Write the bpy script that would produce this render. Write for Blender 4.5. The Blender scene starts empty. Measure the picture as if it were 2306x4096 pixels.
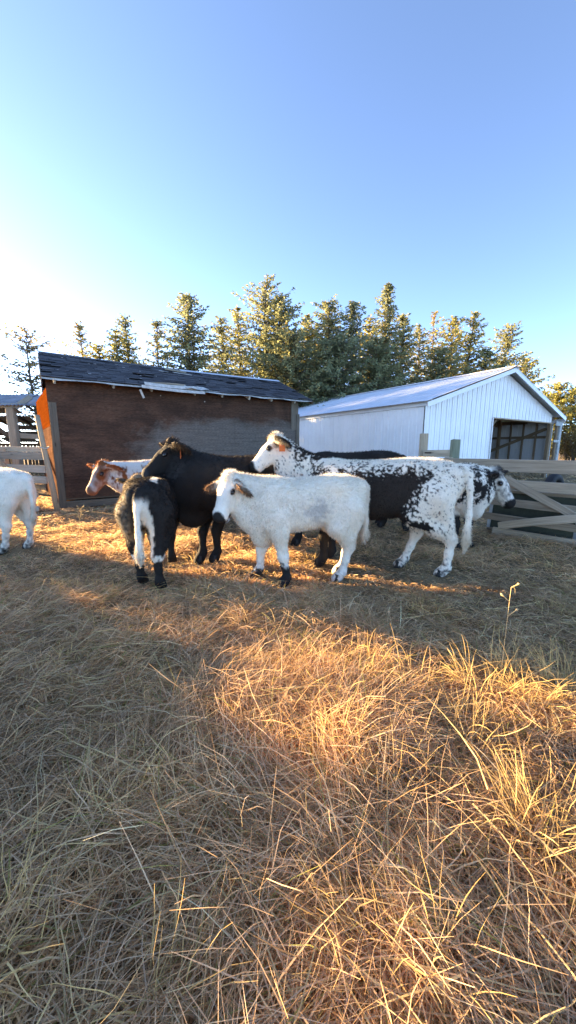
import bpy, math, random
import numpy as np
from mathutils import Vector, Matrix

# ------------------------------------------------------------------ camera, world, sun, exposure
scene = bpy.context.scene
F_PX, PITCH, CAM_H = 1422.0, 0.1771, 1.4          # photo is 2306 x 4096 pixels
cam_data = bpy.data.cameras.new('camera')
cam = bpy.data.objects.new('camera', cam_data)
scene.collection.objects.link(cam)
cam.location = (0, 0, CAM_H)
cam.rotation_euler = (math.pi / 2 - PITCH, 0, 0)
cam_data.sensor_fit = 'HORIZONTAL'
cam_data.sensor_width = 36.0
cam_data.lens = 36.0 * F_PX / 2306.0
cam_data.clip_start = 0.05
cam_data.clip_end = 3000
scene.camera = cam
scene.render.resolution_x, scene.render.resolution_y = 576, 1024

SUN_AZ = math.radians(-65)      # left of the view direction (+Y)
SUN_EL = math.radians(10.0)
sun_dir = Vector((math.sin(SUN_AZ) * math.cos(SUN_EL), math.cos(SUN_AZ) * math.cos(SUN_EL), math.sin(SUN_EL)))

world = bpy.data.worlds.new('World')
scene.world = world
world.use_nodes = True
wn = world.node_tree
sky = wn.nodes.new('ShaderNodeTexSky')
sky.sky_type = 'NISHITA'
sky.sun_disc = False
sky.sun_elevation = SUN_EL
sky.sun_rotation = SUN_AZ
sky.altitude = 300
sky.air_density = 0.40
sky.dust_density = 0.2
sky.ozone_density = 3.8
wn.links.new(sky.outputs[0], wn.nodes['Background'].inputs[0])
wn.nodes['Background'].inputs[1].default_value = 0.125

sun_data = bpy.data.lights.new('sun', 'SUN')
sun_data.energy = 4.0
sun_data.angle = math.radians(0.6)
sun_data.color = (1.0, 0.84, 0.61)
sun = bpy.data.objects.new('sun', sun_data)
scene.collection.objects.link(sun)
sun.rotation_euler = sun_dir.to_track_quat('Z', 'Y').to_euler()

scene.view_settings.view_transform = 'Standard'
scene.view_settings.look = 'None'
scene.view_settings.gamma = 1.0
scene.view_settings.exposure = 3.3
scene.view_settings.use_white_balance = True
scene.view_settings.white_balance_temperature = 10600
scene.view_settings.white_balance_tint = 13.0
scene.view_settings.use_curve_mapping = False

rnd = random.Random(7)
rng = np.random.default_rng(11)
COL = scene.collection

# ------------------------------------------------------------------ pixel helpers (photo pixels to rays)
def ray(px, py):
    x = (px - 1153) / F_PX; z = -(py - 2048) / F_PX
    return x, math.cos(PITCH) + z * math.sin(PITCH), -math.sin(PITCH) + z * math.cos(PITCH)
def at(px, py, Y):
    x, y, z = ray(px, py); t = Y / y
    return Vector((x * t, Y, CAM_H + z * t))
def ground_at(px, py, Z=0.0):
    x, y, z = ray(px, py); t = (Z - CAM_H) / z
    return Vector((x * t, y * t, Z))

# ------------------------------------------------------------------ numpy noise
def _hash(i, j, k, seed):
    n = np.sin(i * 127.1 + j * 311.7 + k * 74.7 + seed * 53.3) * 43758.5453
    return n - np.floor(n)
def vnoise(p, seed=0):
    p = np.asarray(p, float)
    f = np.floor(p); t = p - f; t = t * t * (3 - 2 * t)
    i, j, k = f[..., 0], f[..., 1], f[..., 2]
    out = 0
    for a in (0, 1):
        for b in (0, 1):
            for c in (0, 1):
                w = (t[..., 0] if a else 1 - t[..., 0]) * (t[..., 1] if b else 1 - t[..., 1]) * (t[..., 2] if c else 1 - t[..., 2])
                out = out + w * _hash(i + a, j + b, k + c, seed)
    return out * 2 - 1
def fbm(p, oct=3, seed=0):
    p = np.asarray(p, float); s = 0; a = 1.0; tot = 0
    for o in range(oct):
        s = s + a * vnoise(p * 2 ** o, seed + o * 7); tot += a; a *= .5
    return s / tot
def sstep(a, b, x):
    t = np.clip((x - a) / (b - a), 0, 1); return t * t * (3 - 2 * t)
def lift(x, y):
    """height of the pasture: gentle humps of matted hay"""
    x = np.asarray(x, float); y = np.asarray(y, float)
    p = np.stack([x, y, x * 0], -1)
    fade = 1 - sstep(9, 14, y)
    z = .050 * fbm(p * .9 + 3.3, 2, 5) + .045 * fbm(p * 2.6, 2, 9)
    return z * fade

# ------------------------------------------------------------------ mesh helpers
def tag(o, label=None, cat=None, group=None, kind=None):
    if label: o['label'] = label
    if cat: o['category'] = cat
    if group: o['group'] = group
    if kind: o['kind'] = kind
    return o
def empty(name, loc=(0, 0, 0), rz=0.0):
    o = bpy.data.objects.new(name, None)
    o.empty_display_size = .1
    COL.objects.link(o); o.location = loc; o.rotation_euler = (0, 0, rz)
    return o
def link(name, me, mat=None, parent=None):
    o = bpy.data.objects.new(name, me)
    COL.objects.link(o)
    if mat is not None and not me.materials: me.materials.append(mat)
    if parent is not None: o.parent = parent
    return o
def np_mesh(name, v, f, colors=None, smooth=False, uv=None):
    """v (n,3); f (m,3) or (m,4) int array; colors per vertex; uv per vertex"""
    v = np.ascontiguousarray(v, np.float32); f = np.ascontiguousarray(f, np.int32)
    me = bpy.data.meshes.new(name)
    k = f.shape[1]
    me.vertices.add(len(v)); me.vertices.foreach_set('co', v.ravel())
    me.loops.add(f.size); me.loops.foreach_set('vertex_index', f.ravel())
    me.polygons.add(len(f))
    me.polygons.foreach_set('loop_start', np.arange(0, f.size, k, dtype=np.int32))
    me.polygons.foreach_set('loop_total', np.full(len(f), k, np.int32))
    if smooth: me.polygons.foreach_set('use_smooth', np.ones(len(f), bool))
    me.update(calc_edges=True)
    if colors is not None:
        a = me.color_attributes.new('tint', 'FLOAT_COLOR', 'POINT')
        c = np.ones((len(v), 4), np.float32); c[:, :3] = colors
        a.data.foreach_set('color', c.ravel())
    if uv is not None:
        l = me.uv_layers.new(name='grain')
        l.data.foreach_set('uv', np.ascontiguousarray(np.asarray(uv, np.float32)[f.ravel()]).ravel())
    return me
class MB:
    """collects boxes, bars and sheets into ONE mesh, with a grain uv"""
    def __init__(s): s.v = []; s.f = []; s.uv = []
    def quad_grid(s, pts, uvs):               # pts [rows][cols]
        b = len(s.v); nr, nc = len(pts), len(pts[0])
        for r in range(nr):
            for c in range(nc): s.v.append(tuple(pts[r][c])); s.uv.append(uvs[r][c])
        for r in range(nr - 1):
            for c in range(nc - 1):
                i = b + r * nc + c; s.f.append((i, i + 1, i + nc + 1, i + nc))
        return s
    def beam(s, p0, p1, w, t, up=(0, 0, 1), jit=.002, sag=0.0, seg=1, taper=1.0, bev=.12):
        """plank from p0 to p1: w across `up`, t in the third direction, chipped corners"""
        p0 = Vector(p0); p1 = Vector(p1); d = p1 - p0; L = d.length; d = d.normalized()
        up = Vector(up); up = (up - d * up.dot(d)).normalized(); sd = d.cross(up)
        b = len(s.v); off = rnd.random() * 50
        c = min(w, t) * bev
        prof = [(-w/2+c, -t/2), (w/2-c, -t/2), (w/2, -t/2+c), (w/2, t/2-c), (w/2-c, t/2), (-w/2+c, t/2), (-w/2, t/2-c), (-w/2, -t/2+c)]
        n = len(prof)
        for i in range(seg + 1):
            q = i / seg; k = 1 + (taper - 1) * q
            for (a, e) in prof:
                P = p0 + d * (L * q + rnd.uniform(-jit, jit) * 2) + up * (a * k + rnd.uniform(-jit, jit)) + sd * (e * k + rnd.uniform(-jit, jit))
                P.z -= sag * 4 * q * (1 - q)
                s.v.append(tuple(P)); s.uv.append((off + L * q, off * .37 + a + e * 1.3))
        for i in range(seg):
            for j in range(n):
                a0 = b + i * n + j; a1 = b + i * n + (j + 1) % n
                s.f.append((a0, a1, a1 + n, a0 + n))
        s.f.append(tuple(b + j for j in range(n))[::-1]); s.f.append(tuple(b + seg * n + j for j in range(n)))
        return s
    def tube(s, pts, rad, n=8, cap=True):
        b = len(s.v); m = len(pts); off = rnd.random() * 50; run = 0
        rad = rad if hasattr(rad, '__len__') else [rad] * m
        prev = None
        for i, P in enumerate(pts):
            P = Vector(P)
            d = (Vector(pts[min(i + 1, m - 1)]) - Vector(pts[max(i - 1, 0)])).normalized()
            ref = Vector((0, 0, 1)) if abs(d.z) < .9 else Vector((1, 0, 0))
            x = d.cross(ref).normalized(); y = d.cross(x)
            if prev is not None: run += (P - prev).length
            prev = P
            for j in range(n):
                a = 2 * math.pi * j / n
                s.v.append(tuple(P + (x * math.cos(a) + y * math.sin(a)) * rad[i])); s.uv.append((off + run, off + rad[i] * a))
        for i in range(m - 1):
            for j in range(n):
                a0 = b + i * n + j; a1 = b + i * n + (j + 1) % n
                s.f.append((a0, a1, a1 + n, a0 + n))
        if cap:
            s.f.append(tuple(b + j for j in range(n))[::-1]); s.f.append(tuple(b + (m - 1) * n + j for j in range(n)))
        return s
    def mesh(s, name, smooth=False):
        me = bpy.data.meshes.new(name); me.from_pydata(s.v, [], s.f); me.update()
        l = me.uv_layers.new(name='grain')
        idx = np.empty(len(me.loops), np.int32); me.loops.foreach_get('vertex_index', idx)
        l.data.foreach_set('uv', np.asarray(s.uv, np.float32)[idx].ravel())
        if smooth: me.polygons.foreach_set('use_smooth', np.ones(len(me.polygons), bool))
        return me
    def build(s, name, mat, parent=None, smooth=False):
        return link(name, s.mesh(name, smooth), mat, parent)

# ------------------------------------------------------------------ materials
class NT:
    def __init__(s, name):
        s.m = bpy.data.materials.new(name); s.m.use_nodes = True
        s.t = s.m.node_tree; s.t.nodes.clear()
        s.out = s.t.nodes.new('ShaderNodeOutputMaterial')
    def n(s, typ, **kw):
        nd = s.t.nodes.new('ShaderNode' + typ)
        for k, v in kw.items():
            if k.startswith('i_'):
                key = k[2:]; key = int(key) if key.isdigit() else key.replace('_', ' ')
                nd.inputs[key].default_value = v
            else: setattr(nd, k, v)
        return nd
    def l(s, a, b): s.t.links.new(a, b)
    def ramp(s, fac, stops, interp='LINEAR'):
        r = s.n('ValToRGB'); r.color_ramp.interpolation = interp
        e = r.color_ramp.elements
        while len(e) < len(stops): e.new(.5)
        for i, (p, c) in enumerate(stops): e[i].position = p; e[i].color = (*c, 1)
        s.l(fac, r.inputs[0]); return r.outputs[0]
    def mix(s, fac, a, b, mode='MIX'):
        m = s.n('Mix', data_type='RGBA', blend_type=mode)
        for sock, v in ((m.inputs[0], fac), (m.inputs[6], a), (m.inputs[7], b)):
            if hasattr(v, 'is_output') or hasattr(v, 'links'): s.l(v, sock)
            else: sock.default_value = v if not isinstance(v, tuple) else (*v, 1) if len(v) == 3 else v
        return m.outputs[2]
    def noise(s, vec, scale, detail=3, rough=.55, dist=0.0):
        nd = s.n('TexNoise'); nd.inputs['Scale'].default_value = scale; nd.inputs['Detail'].default_value = detail
        nd.inputs['Roughness'].default_value = rough; nd.inputs['Distortion'].default_value = dist
        if vec is not None: s.l(vec, nd.inputs['Vector'])
        return nd.outputs['Fac']
    def mapping(s, vec, scale=(1, 1, 1), loc=(0, 0, 0)):
        mp = s.n('Mapping'); mp.inputs['Scale'].default_value = scale; mp.inputs['Location'].default_value = loc
        s.l(vec, mp.inputs['Vector']); return mp.outputs[0]
    def bsdf(s, color, rough=.8, metal=0.0, bump=None, bstr=.3, bdist=.01, spec=.3):
        b = s.n('BsdfPrincipled'); b.inputs['Metallic'].default_value = metal
        b.inputs['Specular IOR Level'].default_value = spec
        if hasattr(rough, 'links'): s.l(rough, b.inputs['Roughness'])
        else: b.inputs['Roughness'].default_value = rough
        if hasattr(color, 'links'): s.l(color, b.inputs['Base Color'])
        else: b.inputs['Base Color'].default_value = (*color, 1)
        if bump is not None:
            bp = s.n('Bump'); bp.inputs['Strength'].default_value = bstr; bp.inputs['Distance'].default_value = bdist
            s.l(bump, bp.inputs['Height']); s.l(bp.outputs[0], b.inputs['Normal'])
        return b.outputs[0]
    def done(s, surf): s.l(surf, s.out.inputs[0]); return s.m

def wood_mat(name, dark, mid, light, rough=.85):
    t = NT(name)
    uv = t.n('UVMap', uv_map='grain').outputs[0]
    oi = t.n('ObjectInfo').outputs['Random']
    comb = t.n('CombineXYZ'); t.l(oi, comb.inputs[2])
    sc = t.n('VectorMath', operation='SCALE'); sc.inputs['Scale'].default_value = 31; t.l(comb.outputs[0], sc.inputs[0])
    ad = t.n('VectorMath', operation='ADD'); t.l(uv, ad.inputs[0]); t.l(sc.outputs[0], ad.inputs[1])
    g = t.noise(t.mapping(ad.outputs[0], (1.6, 55, 1)), 1.0, 6, .65, .6)
    w = t.noise(t.mapping(ad.outputs[0], (1.1, 5, 1)), 1.0, 4, .6)
    c = t.ramp(g, [(.28, dark), (.5, mid), (.74, light)])
    c2 = t.ramp(w, [(.3, tuple(x * .55 for x in mid)), (.55, mid), (.75, light)])
    c = t.mix(.45, c, c2)
    k = t.n('TexVoronoi'); k.inputs['Scale'].default_value = 1.0
    t.l(t.mapping(ad.outputs[0], (1.7, 6, 1)), k.inputs['Vector'])
    kn = t.ramp(k.outputs['Distance'], [(.05, (.0, .0, .0)), (.13, (1, 1, 1))])
    c = t.mix(.55, c, t.mix(1.0, c, kn, 'MULTIPLY'))
    var = t.n('MapRange', i_3=.72, i_4=1.22); t.l(oi, var.inputs[0])
    hs = t.n('HueSaturation'); t.l(var.outputs[0], hs.inputs['Value']); t.l(c, hs.inputs['Color'])
    return t.done(t.bsdf(hs.outputs[0], rough, 0, g, .5, .006, .08))

M = {}
M['grey_wood'] = wood_mat('weathered_grey_wood', (.15, .105, .070), (.44, .33, .23), (.64, .50, .37))
M['pale_wood'] = wood_mat('bleached_wood', (.16, .135, .10), (.33, .29, .23), (.46, .42, .35))
M['worn_trim'] = wood_mat('worn_dark_trim', (.055, .043, .033), (.14, .115, .09), (.22, .18, .14))
M['barn_timber'] = wood_mat('brown_barn_timber', (.10, .062, .038), (.27, .18, .115), (.40, .29, .19))
M['dark_wood'] = wood_mat('dark_barn_wood', (.040, .028, .020), (.125, .088, .060), (.21, .155, .11))
M['green_post'] = wood_mat('treated_post_wood', (.10, .11, .075), (.20, .215, .15), (.29, .30, .23))

def plywood_mat(name, base, stain, grey, greyamt):
    t = NT(name)
    g = t.n('NewGeometry').outputs['Position']
    tc = t.n('TexCoord').outputs['Object']
    big = t.noise(t.mapping(tc, (.75, 1, 1.1), (3.1, 0, .6)), 1.0, 5, .62, .8)
    streak = t.noise(t.mapping(tc, (1.2, 1, 22)), 1.0, 7, .68, .35)
    fine = t.noise(t.mapping(tc, (14, 14, 60)), 1.0, 4, .6)
    c = t.mix(t.ramp(big, [(.36, (0, 0, 0)), (.62, (1, 1, 1))]), base, stain)
    # worn grey field in the middle of the wall where the cattle rub
    sx = t.n('SeparateXYZ'); t.l(tc, sx.inputs[0])
    dx = t.n('MapRange', i_1=.9, i_2=3.6); t.l(sx.outputs[0], dx.inputs[0])
    dz = t.n('MapRange', i_1=2.55, i_2=1.5); t.l(sx.outputs[2], dz.inputs[0])
    mm = t.n('Math', operation='MULTIPLY'); t.l(dx.outputs[0], mm.inputs[0]); t.l(dz.outputs[0], mm.inputs[1])
    mn = t.n('Math', operation='ADD'); t.l(mm.outputs[0], mn.inputs[0]); t.l(t.noise(t.mapping(tc, (.7, 1, 1.0), (1.4, 0, 4.4)), 1.9, 9, .7, .6), mn.inputs[1])
    gm = t.ramp(mn.outputs[0], [(.72, (0, 0, 0)), (1.5, (1, 1, 1))])
    gmm = t.n('Math', operation='MULTIPLY'); gmm.inputs[1].default_value = greyamt; t.l(gm, gmm.inputs[0])
    c = t.mix(gmm.outputs[0], c, grey)
    c = t.mix(.75, c, t.ramp(streak, [(.25, (.5, .48, .47)), (.5, (.9, .9, .9)), (.75, (1.35, 1.3, 1.25))]), 'MULTIPLY')
    c = t.mix(.65, c, t.ramp(fine, [(.3, (.45, .45, .45)), (.7, (1.5, 1.5, 1.5))]), 'MULTIPLY')
    sp = t.n('TexVoronoi'); sp.inputs['Scale'].default_value = 1.7; t.l(t.mapping(tc, (1.1, 1, 1)), sp.inputs['Vector'])
    c = t.mix(t.ramp(sp.outputs['Distance'], [(.022, (1, 1, 1)), (.034, (0, 0, 0))]), c, (.42, .41, .38))
    return t.done(t.bsdf(c, .9, 0, streak, .35, .006, 0.0))
M['plywood'] = plywood_mat('weathered_plywood', (.125, .064, .043), (.062, .036, .027), (.165, .145, .128), .75)
M['orange_wall'] = plywood_mat('rust_red_plywood', (.115, .027, .006), (.095, .021, .005), (.12, .04, .015), .02)

def simple(name, color, rough=.7, metal=0.0, var=.25, scale=6.0, bump=.2, spec=.3):
    t = NT(name)
    tc = t.n('TexCoord').outputs['Object']
    n = t.noise(tc, scale, 6, .62)
    lo = tuple(max(0, x * (1 - var)) for x in color); hi = tuple(min(1, x * (1 + var)) for x in color)
    c = t.ramp(n, [(.3, lo), (.7, hi)])
    n2 = t.noise(tc, scale * 11, 3, .6)
    c = t.mix(var, c, t.ramp(n2, [(.3, (.6, .6, .6)), (.7, (1.3, 1.3, 1.3))]), 'MULTIPLY')
    return t.done(t.bsdf(c, rough, metal, n2, bump, .004, spec))
M['white_metal'] = simple('white_painted_steel', (.84, .84, .83), .42, 0, .06, 1.2, .05, .5)
M['trim_metal'] = simple('white_steel_trim', (.76, .76, .76), .38, 0, .05, 2, .05, .5)
M['roof_metal'] = simple('galvanised_roof_steel', (.70, .74, .79), .36, .35, .10, 1.5, .08, .5)
M['rusty_tin'] = simple('weathered_corrugated_tin', (.30, .31, .33), .5, .5, .35, 2.5, .2)
M['flashing'] = simple('bright_ridge_flashing', (.60, .68, .74), .4, .5, .1, 3)
t = NT('asphalt_shingle')
oi = t.n('ObjectInfo').outputs['Random']; tc = t.n('TexCoord').outputs['Object']
n = t.noise(tc, 3.0, 6, .7); n2 = t.noise(tc, 120, 2, .6)
c = t.mix(.5, t.ramp(oi, [(0, (.030, .032, .038)), (.6, (.065, .070, .082)), (1, (.12, .125, .135))]), t.ramp(n, [(.3, (.035, .037, .044)), (.7, (.095, .10, .115))]))
c = t.mix(.6, c, t.ramp(n2, [(.3, (.5, .5, .5)), (.7, (1.5, 1.5, 1.5))]), 'MULTIPLY')
M['shingle'] = t.done(t.bsdf(c, .85, 0, n2, .5, .004, .3))
M['felt'] = simple('dark_roof_deck', (.03, .03, .032), .95, 0, .3, 4)
M['torn_strip'] = simple('bleached_torn_roofing', (.46, .46, .44), .85, 0, .3, 8)
M['green_panel'] = simple('dull_green_board', (.060, .066, .045), .75, 0, .3, 3)
M['white_frame'] = simple('chipped_white_paint', (.42, .44, .43), .7, 0, .25, 9)
M['stone'] = simple('pale_concrete', (.44, .39, .31), .95, 0, .2, 6, .5)
M['rubber'] = simple('black_rubber', (.022, .022, .024), .7, 0, .3, 10)
M['rope'] = simple('pale_rope', (.42, .41, .38), .95, 0, .3, 40)
M['iron'] = simple('rusty_iron', (.08, .055, .04), .8, .3, .4, 30)
M['orange_tag'] = simple('orange_plastic_tag', (.80, .16, .035), .5, 0, .08, 20, .0)
M['yellow_tag'] = simple('yellow_plastic_button', (.70, .62, .08), .5, 0, .05, 20, .0)
M['hoof'] = simple('dark_hoof', (.03, .028, .026), .6, 0, .3, 20)
t = NT('wet_dark_eye'); M['eye'] = t.done(t.bsdf((.012, .008, .006), .12, 0, spec=.6))
t = NT('clear_panel')                                 # fibreglass wall sheet: lets daylight through
a = t.n('BsdfDiffuse', i_Color=(.42, .42, .41, 1)); b = t.n('BsdfTranslucent', i_Color=(.42, .42, .41, 1))
mx = t.n('MixShader'); mx.inputs[0].default_value = .15; t.l(a.outputs[0], mx.inputs[1]); t.l(b.outputs[0], mx.inputs[2])
M['clear_panel'] = t.done(mx.outputs[0])

def tint_mat(name, transl, rough=.9, bumpy=0.0, gloss=0.0):
    t = NT(name)
    c = t.n('VertexColor', layer_name='tint').outputs[0]
    if bumpy:
        tc = t.n('TexCoord').outputs['Object']
        n = t.noise(t.mapping(tc, (90, 90, 30)), 1.0, 4, .65)
        c = t.mix(.5, c, t.ramp(n, [(.25, (.78, .78, .78)), (.75, (1.2, 1.2, 1.2))]), 'MULTIPLY')
        return t.done(t.bsdf(c, rough, 0, n, bumpy, .012, .2))
    d = t.n('BsdfDiffuse'); t.l(c, d.inputs[0])
    r = t.n('BsdfTranslucent'); t.l(c, r.inputs[0])
    mx = t.n('MixShader'); mx.inputs[0].default_value = transl
    t.l(d.outputs[0], mx.inputs[1]); t.l(r.outputs[0], mx.inputs[2])
    o = mx.outputs[0]
    if gloss:
        g = t.n('BsdfGlossy', i_Roughness=.45); m2 = t.n('MixShader'); m2.inputs[0].default_value = gloss
        t.l(o, m2.inputs[1]); t.l(g.outputs[0], m2.inputs[2]); o = m2.outputs[0]
    return t.done(o)
t = NT('dry_straw')
c = t.n('VertexColor', layer_name='tint').outputs[0]
wp = t.n('NewGeometry').outputs['Position']
c = t.mix(1.0, c, t.ramp(t.noise(wp, 1.1, 4, .6), [(.3, (.84, .82, .82)), (.5, (1, 1, 1)), (.7, (1.22, 1.16, 1.06))]), 'MULTIPLY')
c = t.mix(.7, c, t.ramp(t.noise(wp, 7.0, 3, .6), [(.3, (.74, .70, .68)), (.55, (1.05, 1.05, 1.05)), (.75, (1.25, 1.25, 1.22))]), 'MULTIPLY')
d = t.n('BsdfDiffuse'); t.l(c, d.inputs[0]); r_ = t.n('BsdfTranslucent'); t.l(c, r_.inputs[0])
mx = t.n('MixShader'); mx.inputs[0].default_value = .48; t.l(d.outputs[0], mx.inputs[1]); t.l(r_.outputs[0], mx.inputs[2])
M['straw'] = t.done(mx.outputs[0])
M['needles'] = tint_mat('spruce_needles', .5)
M['hide'] = tint_mat('cow_hide', 0, .85, .5)
M['fur'] = tint_mat('cow_fur', .32, gloss=.012)

t = NT('pasture_soil')
tc = t.n('TexCoord').outputs['Object']
n = t.noise(t.mapping(tc, (1, 1, 1)), 1.7, 8, .7)
n2 = t.noise(tc, 38, 6, .7, 1.5)
c = t.ramp(n, [(.3, (.17, .118, .068)), (.55, (.28, .195, .112)), (.75, (.38, .275, .165))])
c = t.mix(.8, c, t.ramp(n2, [(.3, (.45, .43, .4)), (.5, (.9, .9, .88)), (.68, (1.4, 1.35, 1.25))]), 'MULTIPLY')
M['soil'] = t.done(t.bsdf(c, .95, 0, n2, .8, .03, .1))
t = NT('bark')
tc = t.n('TexCoord').outputs['Object']
n = t.noise(t.mapping(tc, (9, 9, 2.5)), 1.0, 6, .7)
M['bark'] = t.done(t.bsdf(t.ramp(n, [(.3, (.06, .045, .035)), (.7, (.20, .165, .135))]), .95, 0, n, .8, .03))

# ------------------------------------------------------------------ ground: one sheet, fine near the camera
def axis(lo, hi, step, far_lo, far_hi):
    a = list(np.arange(lo, hi + 1e-6, step)); e = step
    x = hi
    while x < far_hi: e *= 1.45; x += e; a.append(x)
    x = lo; e = step
    while x > far_lo: e *= 1.45; x -= e; a.insert(0, x)
    return np.array(a)
gx = axis(-9, 9, .09, -900, 900); gy = axis(-1.0, 13, .09, -300, 1500)
GX, GY = np.meshgrid(gx, gy, indexing='ij')
GZ = lift(GX, GY)
nv = np.stack([GX.ravel(), GY.ravel(), GZ.ravel()], 1)
ii = np.arange((len(gx) - 1) * len(gy)).reshape(len(gx) - 1, len(gy))[:, :-1].ravel()
q = np.stack([ii, ii + len(gy), ii + len(gy) + 1, ii + 1], 1)
ground = link('ground', np_mesh('ground', nv, q, smooth=True), M['soil'])
tag(ground, 'bare brown earth of the pasture under the hay', kind='structure')

# ------------------------------------------------------------------ the old wooden shed
ANG = 0.5842
DS = Vector((math.cos(ANG), math.sin(ANG), 0)); DN = Vector((-math.sin(ANG), math.cos(ANG), 0)); UP = Vector((0, 0, 1))
S_LEN, S_DEPTH, S_EAVE, S_RIDGE, S_RB, S_OH = 6.85, 3.4, 2.92, 3.80, 1.69, .30
SKEW = math.radians(4.5)
def build_shed():
    root = empty('wooden_shed', (-5.38, 8.25, 0), ANG)
    tag(root, 'weathered dark plywood shed with black shingle roof behind the cattle', 'shed')
    # local frame: x along the front, y to the back, z up
    slope = (S_RIDGE - S_EAVE) / (S_RB + S_OH)
    wall_top = lambda y: S_EAVE + (y + S_OH) * slope - .10
    npan = 6; xs = [0.0] + [S_LEN * i / npan for i in range(1, npan)] + [S_LEN]
    for i in range(npan):
        x0, x1 = xs[i] + .002, xs[i + 1] - .002
        m = MB(); y = .0 + .004 * (i % 2); m.quad_grid([[(x0, y, .19), (x1, y, .19)], [(x0, y, wall_top(0)), (x1, y, wall_top(0))]], [[(0, 0), (1, 0)], [(0, 1), (1, 1)]])
        m.quad_grid([[(x1, y + .02, .19), (x0, y + .02, .19)], [(x1, y + .02, wall_top(0)), (x0, y + .02, wall_top(0))]], [[(0, 0), (1, 0)], [(0, 1), (1, 1)]])
        m.quad_grid([[(x1, y, .19), (x1, y + .02, .19)], [(x1, y, wall_top(0)), (x1, y + .02, wall_top(0))]], [[(0, 0), (1, 0)], [(0, 1), (1, 1)]])
        m.build('plywood_panel', M['plywood'], root)
    MB().beam((.02, -.016, .085), (S_LEN, -.016, .085), .17, .032, seg=4).build('skirt_board', M['worn_trim'], root)
    MB().beam((.0, -.012, .215), (S_LEN, -.012, .215), .022, .014).build('batten', M['dark_wood'], root)
    MB().beam((.075, -.020, .02), (.09, -.020, 2.42), .15, .03, (1, 0, 0), seg=3).build('corner_board', M['worn_trim'], root)
    MB().beam((S_LEN - .03, -.022, .02), (S_LEN - .03, -.022, 2.50), .12, .03, (1, 0, 0), seg=3).build('corner_board', M['worn_trim'], root)
    MB().beam((S_LEN - .15, -.006, 2.0), (S_LEN - .15, -.006, wall_top(0) - .01), .26, .02, (1, 0, 0)).build('patch_board', M['worn_trim'], root)
    # left gable wall (skewed outwards, so that its sunlit face shows), right and back walls
    bx = -math.sin(SKEW) * S_DEPTH
    def wall(name, a, b, mat, gable, foot=.1, head=2.74):
        m = MB(); pts = []
        ys = [0, S_RB / S_DEPTH, 1] if gable else [0, 1]
        tops = [wall_top(0), S_RIDGE - .12, wall_top(0) - .1] if gable else [head, head]
        for off in (0, .022):
            nrm = Vector((b[1] - a[1], a[0] - b[0], 0)).normalized() * off
            lo = [Vector((a[0] + (b[0] - a[0]) * k, a[1] + (b[1] - a[1]) * k, foot)) + nrm for k in ys]
            hi = [Vector((p.x, p.y, tz)) for p, tz in zip(lo, tops)]
            m.quad_grid([lo, hi], [[(k, 0) for k in ys], [(k, 1) for k in ys]])
        return m.build(name, mat, root)
    sw = wall('side_wall', (.0, .03), (bx, S_DEPTH), M['orange_wall'], False, 1.9)
    wall('side_wall_foot', (.004, .03), (bx + .004, S_DEPTH), M['plywood'], False, .1, 1.9)
    wall('gable_end', (.03, .05), (.03, S_DEPTH), M['orange_wall'], True)
    wall('side_wall', (S_LEN, .03), (S_LEN, S_DEPTH), M['plywood'], True)
    wall('back_wall', (bx, S_DEPTH), (S_LEN, S_DEPTH), M['plywood'], False)
    # roof: deck, bargeboards, shingles, rafter tails
    x0, x1 = -.06, 7.18
    e0, e1 = -S_OH, S_RB
    SL = math.hypot(e1 - e0, S_RIDGE - S_EAVE)
    sy, sz = (e1 - e0) / SL, (S_RIDGE - S_EAVE) / SL
    nrm = Vector((0, -sz, sy))
    def rp(x, s, h=0.0):                                   # a point on the front slope
        sag = -.035 * math.sin(math.pi * min(max((x - x0) / (x1 - x0), 0), 1)) * (s / SL)
        return Vector((x, e0 + sy * s, S_EAVE + sz * s + sag)) + nrm * h
    def rb(x, s, h=0.0):                                   # back slope
        return Vector((x, e1 + (S_DEPTH + .3 - e1) * s, S_RIDGE - (S_RIDGE - 2.72) * s + h))
    roof = None
    m = MB()
    N = 12
    for h in (0, -.03):
        m.quad_grid([[rp(x0 + (x1 - x0) * i / N, s, h) for i in range(N + 1)] for s in (0, SL)], [[(i, s) for i in range(N + 1)] for s in (0, 1)])
    m.quad_grid([[rp(x0 + (x1 - x0) * i / N, 0, h) for i in range(N + 1)] for h in (-.03, 0)], [[(i, s) for i in range(N + 1)] for s in (0, 1)])
    for h in (.03, -.01):
        m.quad_grid([[rb(x0 + (x1 - x0) * i / N, s, h) for i in range(N + 1)] for s in (0.01, 1)], [[(i, s) for i in range(N + 1)] for s in (0, 1)])
    roof = m.build('roof', M['felt'], root)
    # shingles: 300 that show largest are parts of the roof, the rest one mass
    rows, expo, wid = 16, SL / 16, .30
    items = []
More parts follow.
